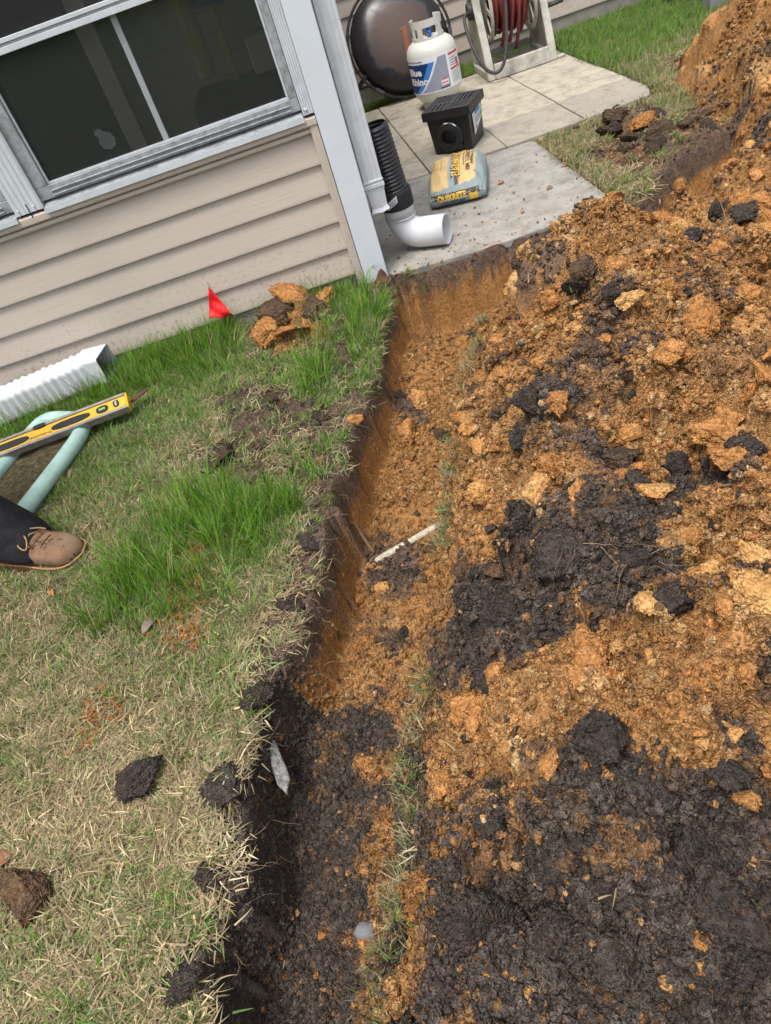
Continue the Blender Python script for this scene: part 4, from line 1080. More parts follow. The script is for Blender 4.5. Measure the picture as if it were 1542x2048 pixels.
for (xc, dz) in ((.16, .255), (.215, .245), (.255, .30), (.30, .20)):
    lp = [(xc + .02 * math.sin(t * .5), .235 - (.19) * math.sin(t * math.pi / 12) ** .8 if t < 13 else .235, .40 + .16 * math.cos(t * math.pi / 12) - (dz - .16) * (t / 12)) for t in range(13)]
    MB().tube(lp, .0125, 8).build('slack_loop', 'red_hose', reel, True)
cr = MB(); cr.box((RW + .045, .20, .40), (.022, .05, .26), 0, Matrix.Rotation(.25, 3, 'X')); cr.build('crank_arm', 'dark_plastic', reel, bevel=.005)
MB().tube([(RW + .05, .165, .29), (RW + .15, .165, .295)], .012, 12).build('crank_handle', 'rubber', reel, True)
lead = [(-.01, .235, .40), (-.06, .20, .395), (-.092, .15, .37), (-.095, .06, .27), (-.075, -.02, .16), (-.035, -.06, .085), (.015, -.085, .06), (.065, -.085, .085), (.11, -.06, .17), (.145, -.02, .30), (.170, .02, .44), (.19, .06, .56), (.205, .10, .62), (.215, .16, .60)]
def smooth_path(p, n=6):
    p = [Vector(q) for q in p]; out = []
    for i in range(len(p) - 1):
        a, b, c_, d = p[max(i - 1, 0)], p[i], p[i + 1], p[min(i + 2, len(p) - 1)]
        for k_ in range(n):
            t = k_ / n; out.append(.5 * ((2 * b) + (c_ - a) * t + (2 * a - 5 * b + 4 * c_ - d) * t * t + (3 * b - a - 3 * c_ + d) * t ** 3))
    return out + [p[-1]]
MB().tube(smooth_path(lead), .0115, 10).build('leader_hose', 'rubber', reel, True)

# far plastic table, only its legs in view
tb = empty('plastic_table', (2.75, 2.74, -.02), 0, 'dark grey plastic table legs standing on the far grass', 'table')
for (px_, py_, mt) in ((0, -.29, 'grey_plastic'), (0, .29, 'dark_plastic'), (.8, -.29, 'grey_plastic'), (.8, .29, 'dark_plastic')):
    MB().loft([[(px_ + sx_ * ww, py_ + sy_ * ww, zz) for sx_, sy_ in ((-1, -1), (1, -1), (1, 1), (-1, 1))] for ww, zz in ((.062, 0), (.060, .02), (.035, .30), (.03, .66))]).build('leg', mt, tb, bevel=.006)
MB().span(-.08, .88, -.38, .38, .66, .70).build('table_top', 'grey_plastic', tb, bevel=.01)

# ------------------------------------------------------------------ things on the left lawn
fz = HZ(-.70, -.055)
fg = empty('marker_flag', (-.705, -.055, fz), 0, 'small red marker flag on a wire in the long grass by the siding', 'flag')
MB().tube([(0, 0, -.03), (.004, .0, .10), (-.02, .002, .24 - fz)], .0012, 6).build('wire', 'wire', fg)
fv = []; fn_ = []; n_, m_ = 16, 12
A_, B_, C_ = Vector((-.022, 0, .222 - fz)), Vector((-.070, -.008, .103 - fz)), Vector((.030, -.012, .068 - fz))
for i in range(n_ + 1):
    for j_ in range(m_ + 1):
        s_, t_ = i / n_, j_ / m_; p = A_ + (B_ - A_) * s_ + (C_ - B_) * s_ * t_
        fv.append(p + Vector((0, -.010 * math.sin(7 * s_ + 3 * t_) * s_ - .006 * math.sin(14 * s_ - 4 * t_) * s_, .004 * math.sin(9 * t_) * s_)))
MB().add(fv, [(i * (m_ + 1) + j_, (i + 1) * (m_ + 1) + j_, (i + 1) * (m_ + 1) + j_ + 1, i * (m_ + 1) + j_ + 1) for i in range(n_) for j_ in range(m_)]).build('flag_cloth', 'red_flag', fg, True, solid=.0012)

# white flexible downspout extension along the wall
ex = empty('downspout_extension', (-1.235, -.10, .072), math.radians(9), 'white ribbed flexible downspout extension lying along the wall in tall grass', 'downspout extension'); ex.scale = (1.3, 1.3, 1.3)
def rect_ring(x, w_, h_, r_=.010, z0=0):
    pts = []
    for cx_, cz_, a0_ in ((w_ - r_, h_ - r_, 0), (-w_ + r_, h_ - r_, 90), (-w_ + r_, -h_ + r_, 180), (w_ - r_, -h_ + r_, 270)):
        for k_ in range(4): a = math.radians(a0_ + 30 * k_); pts.append((x, cx_ + r_ * math.cos(a), z0 + cz_ + r_ * math.sin(a)))
    return pts
rings = [rect_ring(.055, .052, .043, .006, .0), rect_ring(-.035, .050, .042, .006, .0)]
o = MB().loft(rings, False).build('outlet', 'white_plastic', ex, False, solid=.003); o.location = (-.055, 0, .008); o.rotation_euler = (0, 0, math.radians(-22))
rr_ = []; x = -.072; i = 0
while x > -1.0:
    g_ = .001 + .0015 * math.sin(i * 1.7)
    rr_ += [rect_ring(x, .049, .042, .012, .006 - .01 * min(1, -x)), rect_ring(x - .012, .0525 + g_, .0455 + g_, .014, .006 - .01 * min(1, -x))]; x -= .024; i += 1
MB().loft(rr_, False).build('ribbed_sleeve', 'white_plastic', ex, False, solid=.002)

# green splash block holding dirt
spl = empty('splash_block', (0, 0, 0), 0, 'pale green plastic splash block full of dirt beside the work boot', 'splash block')
ctr = [(-1.515, -1.10), (-1.448, -.925), (-1.385, -.76), (-1.335, -.62), (-1.318, -.54), (-1.318, -.47), (-1.335, -.435), (-1.38, -.405), (-1.44, -.365), (-1.49, -.345), (-1.525, -.365), (-1.555, -.43), (-1.61, -.56), (-1.68, -.72), (-1.80, -1.00)]
sp_path = [(x_, y_, .030) for x_, y_ in ctr]
MB().tube(smooth_path(sp_path, 2), .029, 14).build('rim', 'splash_green', spl, True)
MB().prism(ctr, 2, -.03, .012).build('pan', 'splash_green', spl)
fill = MB(); cxm = sum(p[0] for p in ctr) / len(ctr); cym = sum(p[1] for p in ctr) / len(ctr)
vv_ = [(cxm, cym, .030)]; nr = 10
for k_ in range(1, nr + 1):
    for x_, y_ in ctr: 
        q = k_ / nr; xx, yy = cxm + (x_ - cxm) * q, cym + (y_ - cym) * q; vv_.append((xx, yy, .022 + .022 * mnoise.noise(Vector((xx * 14, yy * 14, 2)))))
nc = len(ctr); ff_ = [(0, 1 + i, 1 + (i + 1) % nc) for i in range(nc)]
for k_ in range(nr - 1):
    for i in range(nc): ff_.append((1 + k_ * nc + i, 1 + (k_ + 1) * nc + i, 1 + (k_ + 1) * nc + (i + 1) % nc, 1 + k_ * nc + (i + 1) % nc))
fo = fill.add(vv_, ff_).build('dirt_fill', 'turf_soil', spl, True, sub=1)

# spirit level lying on it
lv = empty('spirit_level', (-1.113, -.500, .068), 0, 'yellow spirit level with black grips lying across the green splash block', 'level')
lv.scale = (1, 1.1, 1.15); lv.rotation_euler = (math.radians(22), 0, math.radians(5.2))          # x runs along the tool, its end at the origin
LL = .62
web = MB(); web.span(-LL + .002, -.004, -.025, .025, -.004, .0085); web.build('web', 'level_yellow', lv, bevel=.002)
for s_ in (-1, 1): MB().span(-LL, -.002, s_ * .029 - .005, s_ * .029 + .005, -.014, .014).build('rail', 'level_metal', lv, bevel=.0015)
MB().span(-.003, .006, -.0335, .0335, -.0135, .0135).build('end_cap', 'level_yellow', lv, bevel=.004)
MB().span(-LL - .006, -LL + .002, -.0335, .0335, -.0135, .0135).build('end_cap', 'level_yellow', lv, bevel=.004)
def oval(a, b_, cx_, cy_, n=28): return [(cx_ + a * math.copysign(abs(math.cos(t)) ** .75, math.cos(t)), cy_ + b_ * math.copysign(abs(math.sin(t)) ** .75, math.sin(t))) for t in [k_ * 2 * math.pi / n for k_ in range(n)]]
for cx_ in (-.225, -.47): MB().prism(oval(.078, .0145, cx_, 0), 2, .0086, .0102).build('hand_grip', 'dark_plastic', lv, bevel=.0006)
vl = MB().prism(oval(.024, .015, -.098, 0), 2, .0086, .0105).build('vial_window', 'dark_plastic', lv); MB().box((-.098, 0, .0115), (.026, .009, .003)).build('vial', 'ink_green', vl, bevel=.001)
vl = MB().prism(oval(.012, .015, -.042, .002), 2, .0086, .0105).build('vial_window', 'dark_plastic', lv); MB().box((-.042, 0.002, .0115), (.009, .022, .003)).build('vial', 'ink_grey', vl, bevel=.001)
MB().prism(oval(.026, .008, -.345, .028), 2, .0090, .0145).build('centre_vial', 'dark_plastic', lv)
mapped_text('lettering', 'Professional', .016, 'ink_brown', lv, lambda x, y: (-.305 - x, -.004 - y, .0090), .0002, False, .085)

# ------------------------------------------------------------------ person: one leg in view
per = empty('person', (-1.435, -1.150, -.02), math.radians(-28), 'person in black work trousers and scuffed tan boots standing by the splash block', 'person'); per.scale = (1.04, 1.04, 1.04)
def leg_rings(cx0, cy0, top, kx=.0):
    rr = []
    for z, r, dx in ((.072, .104, .052), (.082, .106, .048), (.11, .103, .028), (.16, .094, .006), (.22, .090, -.003), (.30, .086, -.006), (.40, .084, -.002), (.47, .088, .010), (.54, .090, .010), (.64, .094, .0), (.74, .100, -.01), (.84, .106, -.015), (.92, .108, -.02)):
        ring = []
        for k_ in range(36):
            a = k_ * 2 * math.pi / 36
            fold = 1 + .075 * math.sin(3 * a + z * 31) * max(0, 1 - z / .6) + .05 * mnoise.noise(Vector((math.cos(a) * 2.1, math.sin(a) * 2.1, z * 16 + cx0)))
            hem = .030 * math.cos(a) if z < .1 else 0
            ring.append((cx0 + dx + kx * z + r * 1.05 * fold * math.cos(a), cy0 + r * .92 * fold * math.sin(a), z - hem + .008 * math.sin(4 * a + 1) * (z < .1)))
        rr.append(ring)
    return rr
def boot(ox, oy):
    bt = empty('boot', (ox, oy, 0)); bt.parent = per
    # sections along x: (x, half width, sole z, top z)
    sec = [(-.085, .030, .018, .10), (-.075, .042, .018, .155), (-.04, .050, .018, .19), (.0, .052, .018, .19), (.03, .052, .018, .155), (.06, .052, .018, .118), (.09, .054, .018, .098), (.125, .057, .018, .086), (.16, .058, .018, .082), (.19, .056, .018, .079), (.215, .049, .018, .070), (.232, .036, .020, .055), (.239, .020, .022, .042)]
    rings = []
    for x_, w_, z0_, z1_ in sec:
        h_ = (z1_ - z0_) / 2; m_ = (z1_ + z0_) / 2; ring = []
        for k_ in range(28):
            a = k_ * 2 * math.pi / 28; c_, s_ = math.cos(a), math.sin(a)
            yy = w_ * math.copysign(abs(c_) ** .7, c_); zz = m_ + h_ * math.copysign(abs(s_) ** (.65 if s_ < 0 else .9), s_)
            crease = .003 * math.sin((x_ - .09) * 130) * (x_ > .05) * (x_ < .15) * max(0, s_)
            ring.append((x_, yy + .012 * x_, zz + crease))
        rings.append(ring)
    MB().loft(rings).build('upper', 'boot_leather', bt, True, sub=2)
    out = [(x_, w_ + .006) for x_, w_, _, _ in sec]
    poly = [(x_, -w_ + .012 * x_) for x_, w_ in out] + [(.247, .0)] + [(x_, w_ + .012 * x_) for x_, w_ in out[::-1]]
    MB().prism(poly, 2, .0, .026).build('sole', 'sole', bt, False, bevel=.005, seg=3)
    welt = MB().tube([(x_, y_, .030) for x_, y_ in poly], .0032, 6); welt.build('welt', 'lace', bt, True)
    MB().loft([[(x_ , yy, z_ + .004 * (1 - (yy / .028) ** 2)) for yy in (-.026, -.013, 0, .013, .026)] + [(x_, yy, z_ - .012) for yy in (.026, .013, 0, -.013, -.026)] for x_, z_ in ((.045, .150), (.062, .124), (.082, .106), (.104, .0955), (.118, .091))]).build('tongue', 'boot_leather', bt, True)
    for s_ in (-1, 1):
        MB().tube([(.118, s_ * .030, .0855), (.100, s_ * .034, .092), (.075, s_ * .036, .104), (.05, s_ * .040, .128), (.02, s_ * .045, .165)], .0030, 6).build('eyelet_seam', 'root_wood', bt, True)
        MB().tube([(.118, s_ * .030, .0855), (.108, s_ * .048, .068), (.100, s_ * .0565, .040)], .0022, 6).build('vamp_seam', 'root_wood', bt, True)
    for k_ in range(3): 
        x_ = .072 + k_ * .015; z_ = .120 - k_ * .008
        MB().tube([(x_, -.030, z_ - .012), (x_ - .004, 0, z_ + .004), (x_ + .006, .030, z_ - .010)], .0026, 6).build('lace', 'lace', bt, True)
    MB().tube(smooth_path([(.070, -.010, .126), (.092, -.046, .106), (.122, -.052, .098), (.105, -.022, .106), (.080, .0, .121), (.100, .030, .106), (.125, .038, .096)]), .0024, 6).build('lace', 'lace', bt, True)
    MB().tube([(.148, -.058, .036), (.146, -.045, .070), (.142, -.015, .0855), (.142, .02, .0850), (.146, .048, .066)], .0028, 6).build('toe_seam', 'root_wood', bt, True)
boot(0, 0); boot(-.50, -.20)
bdy = MB(); bdy.loft(leg_rings(0, 0, .9, -.30), True); bdy.loft(leg_rings(-.50, -.20, .9, .22), True)
hip = []
for z, rx, ry in ((.80, .14, .18), (.90, .15, .19), (1.0, .14, .19), (1.06, .13, .18)):
    hip.append([(-.28 + rx * math.cos(a), -.10 + ry * math.sin(a), z) for a in [k_ * 2 * math.pi / 36 for k_ in range(36)]])
bdy.loft(hip, True)
tr_ = bdy.build('trousers', 'trouser', per, True, sub=1)
tso = MB(); tso.loft([[(-.28 + dx + rx * math.cos(a), -.10 + ry * math.sin(a), z) for a in [k_ * 2 * math.pi / 32 for k_ in range(32)]] for z, rx, ry, dx in ((1.03, .13, .21, 0), (1.15, .13, .19, 0), (1.30, .14, .21, .01), (1.45, .13, .23, .02), (1.53, .10, .19, .02), (1.57, .06, .07, .02))], True)
tso.build('shirt', 'shirt', per, True, sub=1)
hd = MB(); hd.lathe([(.052, 1.55), (.052, 1.62), (.078, 1.66), (.088, 1.72), (.084, 1.78), (.06, 1.82), (0, 1.835)], (-.255, -.10, 0), 24); hd.build('head', 'skin', per, True, sub=1)

# ------------------------------------------------------------------ things in the trench
def zt(x, y, d=0): return HZ(x, y) + d
pv = [(-.36, -1.452), (-.335, -1.444), (-.30, -1.434), (-.25, -1.420), (-.21, -1.409), (-.175, -1.399), (-.14, -1.388)]
zz_ = max(zt(x_, y_) for x_, y_ in pv[1:-1])
o = MB().tube([(x_, y_, zz_ - .004 + .006 * i / 6) for i, (x_, y_) in enumerate(pv)], .0108, 14).build('buried_conduit', 'pvc_old', None, True)
tag(o, 'dirty white plastic conduit crossing the bottom of the trench', 'pipe')
def rock_mesh(name, seed, sx_, sy_, sz_, rough_=.25):
    bm = bmesh.new(); bmesh.ops.create_icosphere(bm, subdivisions=3, radius=1)
    for v in bm.verts:
        d = v.co.normalized(); q = 1 + rough_ * mnoise.noise(d * 1.3 + Vector((seed, 0, 0))) + rough_ * .5 * mnoise.noise(d * 3 + Vector((0, seed, 0)))
        v.co = Vector((d.x * sx_ * q, d.y * sy_ * q, d.z * sz_ * q))
    me = bpy.data.meshes.new(name); bm.to_mesh(me); bm.free(); return me
o = place('stone', rock_mesh('stone', 3.1, .013, .072, .016, .45), 'stone_white', None, True); o.location = (-.664, -2.10, -.105); o.rotation_euler = (.15, -.7, .12)
tag(o, 'long white speckled stone stuck in the dark left wall of the trench', 'stone')
o = place('stone', rock_mesh('stone', 5.3, .026, .019, .012), 'stone_grey', None, True); o.location = (-.541, -2.452, zt(-.541, -2.452, .006)); o.rotation_euler = (.2, .1, -.3)
tag(o, 'flat grey stone on the dark trench floor near the camera', 'stone')
o = MB().tube(smooth_path([(-.43, -1.10, -.06), (-.405, -1.18, -.085), (-.402, -1.27, -.11), (-.385, -1.36, -.135), (-.355, -1.43, zt(-.355, -1.43, .006))]), [.006] * 25, 7).build('tree_root', 'root_wood', None, True)
tag(o, 'bent brown root hanging out of the left wall of the trench', 'root')

for x_, y_, L_, a_, t_, lb_ in ((.80, -1.33, .20, 1.35, .5, 'thin grey twig sticking up out of the clay at the right edge'), (.36, -2.06, .16, -.5, .1, 'long thin pale root lying right of the black sod clump'), (.62, -.95, .10, .1, .05, 'short brown twig lying on the top of the heap'), (1.22, -.30, .14, .9, .25, 'brown twig lying on the clay behind the heap')):
    z_ = HZ(x_, y_) + .006; d_ = Vector((math.cos(a_) * math.cos(t_), math.sin(a_) * math.cos(t_), math.sin(t_)))
    pts_ = [Vector((x_, y_, z_)) + d_ * L_ * q / 6 + Vector((0, 0, .004 * math.sin(q * 1.9))) for q in range(7)]
    tag(MB().tube(pts_, [.0026 - .0002 * q for q in range(7)], 6).build('twig', 'root_wood', None, True), lb_, 'twig')
# ------------------------------------------------------------------ clods: shared meshes, each lump an object
def clod_mesh(i, facet):
    r = random.Random(100 + i); bm = bmesh.new(); bmesh.ops.create_icosphere(bm, subdivisions=5, radius=1)
    pl = []
    for _ in range(facet):
        n_ = Vector((r.gauss(0, 1), r.gauss(0, 1), r.gauss(0, 1))).normalized(); pl.append((n_, r.uniform(.38, .72)))
    sc = Vector((r.uniform(.85, 1.15), r.uniform(.8, 1.1), r.uniform(.6, .85))); o_ = Vector((r.uniform(0, 50), r.uniform(0, 50), 0))
    for v in bm.verts:
        p = v.co.copy()
        for n_, d in pl:
            e = p.dot(n_)
            if e > d: p -= n_ * (e - d)
        d = v.co.normalized()
        w1 = mnoise.noise(d * 2.3 + o_ * 2)
        q = 1 + .16 * mnoise.noise(d * 1.7 + o_) + .10 * mnoise.noise(d * 4 + o_) + .14 * (abs(mnoise.noise(d * 6 + o_)) * 2 - .5) + .085 * mnoise.noise(d * 15 + o_) * (1 + w1) + .05 * mnoise.noise(d * 29 + o_)
        v.co = Vector((p.x * sc.x, p.y * sc.y, p.z * sc.z)) * q
    me = bpy.data.meshes.new('clod'); bm.to_mesh(me); bm.free(); me.materials.append(M['clod_clay'])
    me.polygons.foreach_set('use_smooth', [True] * len(me.polygons)); return me
CLODS = [clod_mesh(i, 7 + i % 6) for i in range(16)]
CM = {'o': 'clod_sod', 'c': 'clod_clay', 'p': 'clod_pale', 'd': 'clod_topsoil', 'm': 'clod_mixed', 's': 'clod_pale'}
def clod(x, y, r, kind, parent=None, sink=.35, name='clod', flat=1.0, z=None):
    o = bpy.data.objects.new(name, random.choice(CLODS)); COL.objects.link(o)
    o.material_slots[0].link = 'OBJECT'; o.material_slots[0].material = M[CM[kind]]
    sc = [r * random.uniform(.9, 1.1), r * random.uniform(.75, 1.0), r * random.uniform(.7, .95) * flat]
    if kind == 's': sc = [r * .45, r * 1.2, r * .4]
    o.scale = sc; o.rotation_euler = (random.uniform(-.4, .4), random.uniform(-.4, .4), random.uniform(0, 6.28))
    if kind == 's': o.rotation_euler = (.2, .1, .15)
    o.location = (x, y, (HZ(x, y) if z is None else z) + r * (.45 * flat - sink))
    if parent: o.parent = parent
    return o
for x_, y_, r_, k_ in PILE_CLODS: clod(x_, y_, r_ * (.85 if k_ == 'd' else .88), k_, heap, .20, flat=.75 if k_ == 'p' else 1)
cnt = 0
while cnt < 225:                                              # lumps lying all over the heap
    x_, y_ = random.uniform(-.5, 1.7), random.uniform(-2.9, .3); i_, j_ = int(interp_idx(gx, x_)), int(interp_idx(gy, y_))
    if SD_P[j_, i_] < .03 or x_ - .55 * y_ > 1.9: continue
    d_ = DKm[j_, i_]; kind = 'd' if d_ > .62 else ('m' if d_ > .38 else ('p' if random.random() < .3 else 'c'))
    if random.random() < .12: kind = 'c' if kind == 'd' else 'd'
    clod(x_, y_, .013 + .052 * random.random() ** 1.8, kind, heap, .12); cnt += 1
TC = [(-.116, -.685, .045, 'd'), (-.054, -.74, .050, 'p'), (-.29, -1.03, .030, 'c'), (-.15, -.93, .06, 'c'), (-.03, -.99, .045, 'm'), (-.223, -1.20, .022, 'c'), (-.33, -1.76, .030, 'd'), (-.482, -2.10, .024, 'c'), (-.47, -2.06, .018, 'c'), (-.20, -1.31, .022, 'm'), (-.25, -1.55, .026, 'd'), (-.42, -1.60, .026, 'c'), (-.36, -1.58, .030, 'p'), (-.55, -2.47, .020, 'c'), (-.52, -2.44, .018, 'p'), (-.63, -2.43, .016, 'c'), (.05, -.50, .030, 'c'), (.10, -.32, .035, 'c'), (.0, -.30, .028, 'c'), (.22, -.22, .030, 'c'), (-.40, -2.02, .022, 'c'), (-.48, -1.80, .020, 'c')]
for x_, y_, r_, k_ in TC: clod(x_, y_, r_, k_, trench, .25)
cnt = 0
while cnt < 70:
    x_, y_ = random.uniform(-.85, .4), random.uniform(-2.8, -.1); i_, j_ = int(interp_idx(gx, x_)), int(interp_idx(gy, y_))
    if SD_T[j_, i_] < .05 or SD_P[j_, i_] > 0: continue
    d_ = DKm[j_, i_]; kind = 'd' if d_ > .6 else ('m' if d_ > .4 else 'c')
    clod(x_, y_, .009 + .012 * random.random() ** 2, kind, trench, .2); cnt += 1
# lumps on the grass: things of their own
LC = [(-.925, -2.115, .078, 'd', 'black crumbly clod of topsoil lying alone on the straw-coloured grass', .9),
      (-1.150, -2.30, .080, 'm', 'long brown and orange clod at the left edge of the lawn', .85),
      (-.545, -.285, .105, 'c', 'leftmost orange clay lump below the red flag', .75), (-.475, -.215, .11, 'm', 'brown streaked clay lump in the middle of the clump by the wall', .7), (-.405, -.135, .125, 'c', 'tall orange clay lump closest to the siding', .85), (-.315, -.155, .095, 'c', 'right orange clay lump near the corner post', .75), (-.35, -.235, .095, 'm', 'dark streaked clay lump at the right front of the clump by the wall', .6), (-.45, -.315, .095, 'c', 'low orange clay lump in front of the clump by the wall', .5), (-.53, -.20, .060, 'c', 'small orange clay lump behind the leftmost one by the wall', .7),
      (-.43, -1.148, .026, 'c', 'small pale orange clod in bright green grass beside the trench', .6), (-.37, -.755, .030, 'm', 'small orange-topped clod in the grass above the trench bend', .6),
      (-.98, -2.20, .018, 'p', 'tiny yellow clay crumb left of the black clod', .6), (-.945, -2.27, .014, 'p', 'tiny yellow clay crumb below the black clod', .6), (-1.10, -1.93, .030, 'm', 'brown clod beside the orange paint on the grass', .5), (-.90, -2.00, .026, 'm', 'flat brown clod above the black clod', .4), (-1.01, -2.10, .012, 'c', 'tiny orange clod left of the black clod', .6), (-.93, -2.42, .022, 'c', 'orange clod in the grass at the bottom left', .6), (-.70, -1.96, .020, 'm', 'reddish brown clod on the grass by the trench edge', .6),
      (-.62, -.73, .075, 'o', 'dark overturned sod lump on the lawn near the clay lumps', .45), (-.54, -.80, .05, 'o', 'small dark sod lump beside the overturned sod', .5), (-.78, -1.0, .085, 'o', 'wide dark sod lump in the middle of the left lawn', .4), (-.66, -1.02, .06, 'o', 'dark sod lump between the wide sod and the trench', .45), (-.40, -.93, .05, 'o', 'dark soil lump on the trench edge beside green grass', .5),
      (-.74, -2.20, .062, 'd', 'dark soil lump hanging on the trench lip beside the white stone', .7), (-.77, -2.36, .055, 'd', 'dark soil lump on the trench lip nearest the camera', .6), (-.66, -1.99, .042, 'd', 'dark soil lump at the bend of the trench lip', .6), (-.57, -1.74, .055, 'd', 'dark soil lump on the trench lip under straw grass', .5), (-.82, -2.52, .06, 'd', 'dark soil lump at the bottom edge beside the trench', .5), (-.49, -1.55, .05, 'd', 'dark soil lump on the trench lip beside the conduit', .5),
      (.90, -.055, .055, 'c', 'orange clay clod on the right front corner of the slab', .6), (1.245, 1.035, .030, 'o', 'small brown sod clod right of the patio slabs', .6), (1.43, .92, .10, 'o', 'dark sod lump with grass roots right of the patio', .6), (1.30, .72, .075, 'o', 'round reddish sod lump on the grass right of the patio', .8), (1.26, .49, .09, 'o', 'dark sod lump near the slab corner', .5), (1.47, .52, .12, 'o', 'wide dark sod lump before the right clay heap', .5), (1.72, .56, .06, 'o', 'dark sod lump against the right clay heap', .6), (2.31, 2.0, .035, 'd', 'dark twisted clod on the far green grass', .9), (2.05, 1.48, .05, 'c', 'flat orange clod on the straw grass far right', .4)]
for x_, y_, r_, k_, lb_, fl_ in LC:
    tag(clod(x_, y_, r_, k_, None, -.12 if r_ > .065 and y_ < -1.5 else .14, 'clod', fl_), lb_, 'clod', 'clods scattered on the grass')

SODS = [(1.165, .62, .034, 'o', 'small brown sod lump touching the grass by the front slab edge'), (1.20, .80, .040, 'o', 'brown sod lump left of the round reddish sod'), (1.36, .80, .046, 'd', 'dark sod lump behind the round reddish sod'), (1.37, .60, .050, 'o', 'brown sod lump just in front of the round reddish sod'),
        (1.54, .74, .052, 'd', 'dark sod lump behind the wide sod before the right heap'), (1.60, .93, .040, 'o', 'brown sod lump at the foot of the far right heap'), (1.58, .50, .046, 'm', 'orange flecked sod lump right of the wide dark sod'), (1.37, .38, .050, 'o', 'brown sod lump in front of the wide dark sod'), (1.22, .33, .036, 'm', 'orange flecked sod lump by the slab corner grass'), (1.48, 1.06, .034, 'o', 'brown sod lump beyond the dark rooty sod'), (1.30, .95, .030, 'd', 'small dark sod lump left of the dark rooty sod'), (1.62, .38, .050, 'd', 'dark sod lump on the brink of the right trench arm')]
for x_, y_, r_, k_, lb_ in SODS: tag(clod(x_, y_, r_ * 1.35, k_, None, .18, 'clod', random.uniform(.55, .85)), lb_, 'clod', 'torn sod lumps right of the patio')
# ------------------------------------------------------------------ dead leaves and chips
def leaf_mesh(seed, L_, W_):
    r = random.Random(seed); v = []; f = []; n_ = 9
    for i in range(n_ + 1):
        t = i / n_; ww = W_ * math.sin(math.pi * min(1, t * .97 + .02)) ** .8 * (1 + .12 * r.uniform(-1, 1))
        zc = .18 * L_ * math.sin(t * 3.0 + r.uniform(-.1, .1))
        for s_ in (-1, -.5, 0, .5, 1): v.append(((t - .5) * L_, s_ * ww, zc + abs(s_) ** 1.5 * ww * .55 + .01 * L_ * r.uniform(-1, 1)))
    for i in range(n_):
        for k_ in range(4): q = i * 5 + k_; f.append((q, q + 5, q + 6, q + 1))
    return MB().add(v, f)
for i, (x_, y_, L_, W_, mt, rz, lb_) in enumerate([
        (.689, .592, .040, .013, 'leaf_orange', .4, 'orange dead leaf lying on the slab right of the concrete bag'), (.997, .529, .045, .010, 'leaf_brown', -.2, 'brown leaf on the right edge of the front slab'), (.844, .324, .035, .009, 'leaf_brown', .3, 'brown leaf in the middle of the front slab'), (.70, .42, .022, .008, 'leaf_grey', 1.2, 'small dark leaf on the slab near the bag'), (.66, .16, .022, .009, 'leaf_orange', .6, 'small orange leaf near the front edge of the slab'),
        (-.955, -1.662, .055, .014, 'leaf_grey', .9, 'curled greyish brown leaf on the lawn below the orange paint'), (-1.038, -1.016, .032, .010, 'mulch_red', .1, 'small dark red leaf on the lawn right of the splash block'), (-1.284, -1.394, .045, .008, 'leaf_orange', 2.0, 'narrow orange leaf on the grass in front of the boot'), (-1.235, -2.20, .050, .020, 'leaf_brown', .5, 'brown leaf cut by the left edge near the bottom'), (-.035, -.115, .050, .028, 'mulch_red', .6, 'broad dark leaf at the foot of the white corner post'), (-.56, -.22, .04, .012, 'leaf_grey', .5, 'grey leaf lying on the orange clay by the wall')]):
    z_ = .003 if (y_ > -.05 and x_ > 0) else HZ(x_, y_) + .022
    o = leaf_mesh(i, L_, W_).build('dead_leaf', mt, None, True, solid=.0006); o.location = (x_, y_, z_); o.rotation_euler = (.1, .1, rz); tag(o, lb_, 'leaf', 'dead leaves')
    if mt == 'mulch_red' and L_ == .05: o.rotation_euler = (.9, .1, .3); o.location.z += .02
o = MB().loft([[(x_, y_ * w_, z_ * .6) for y_, z_ in ((-.011, -.004), (.011, -.005), (.012, .004), (-.010, .005))] for x_, w_ in ((-.04, .8), (-.015, 1.05), (.02, .95), (.045, .5))]).build('bark_chip', 'mulch_red', None, bevel=.002)
o.location = (-1.085, -.44, HZ(-1.085, -.44) + .075); o.rotation_euler = (.2, -.15, .45); tag(o, 'dark red bark chip in the grass at the end of the spirit level', 'bark chip')

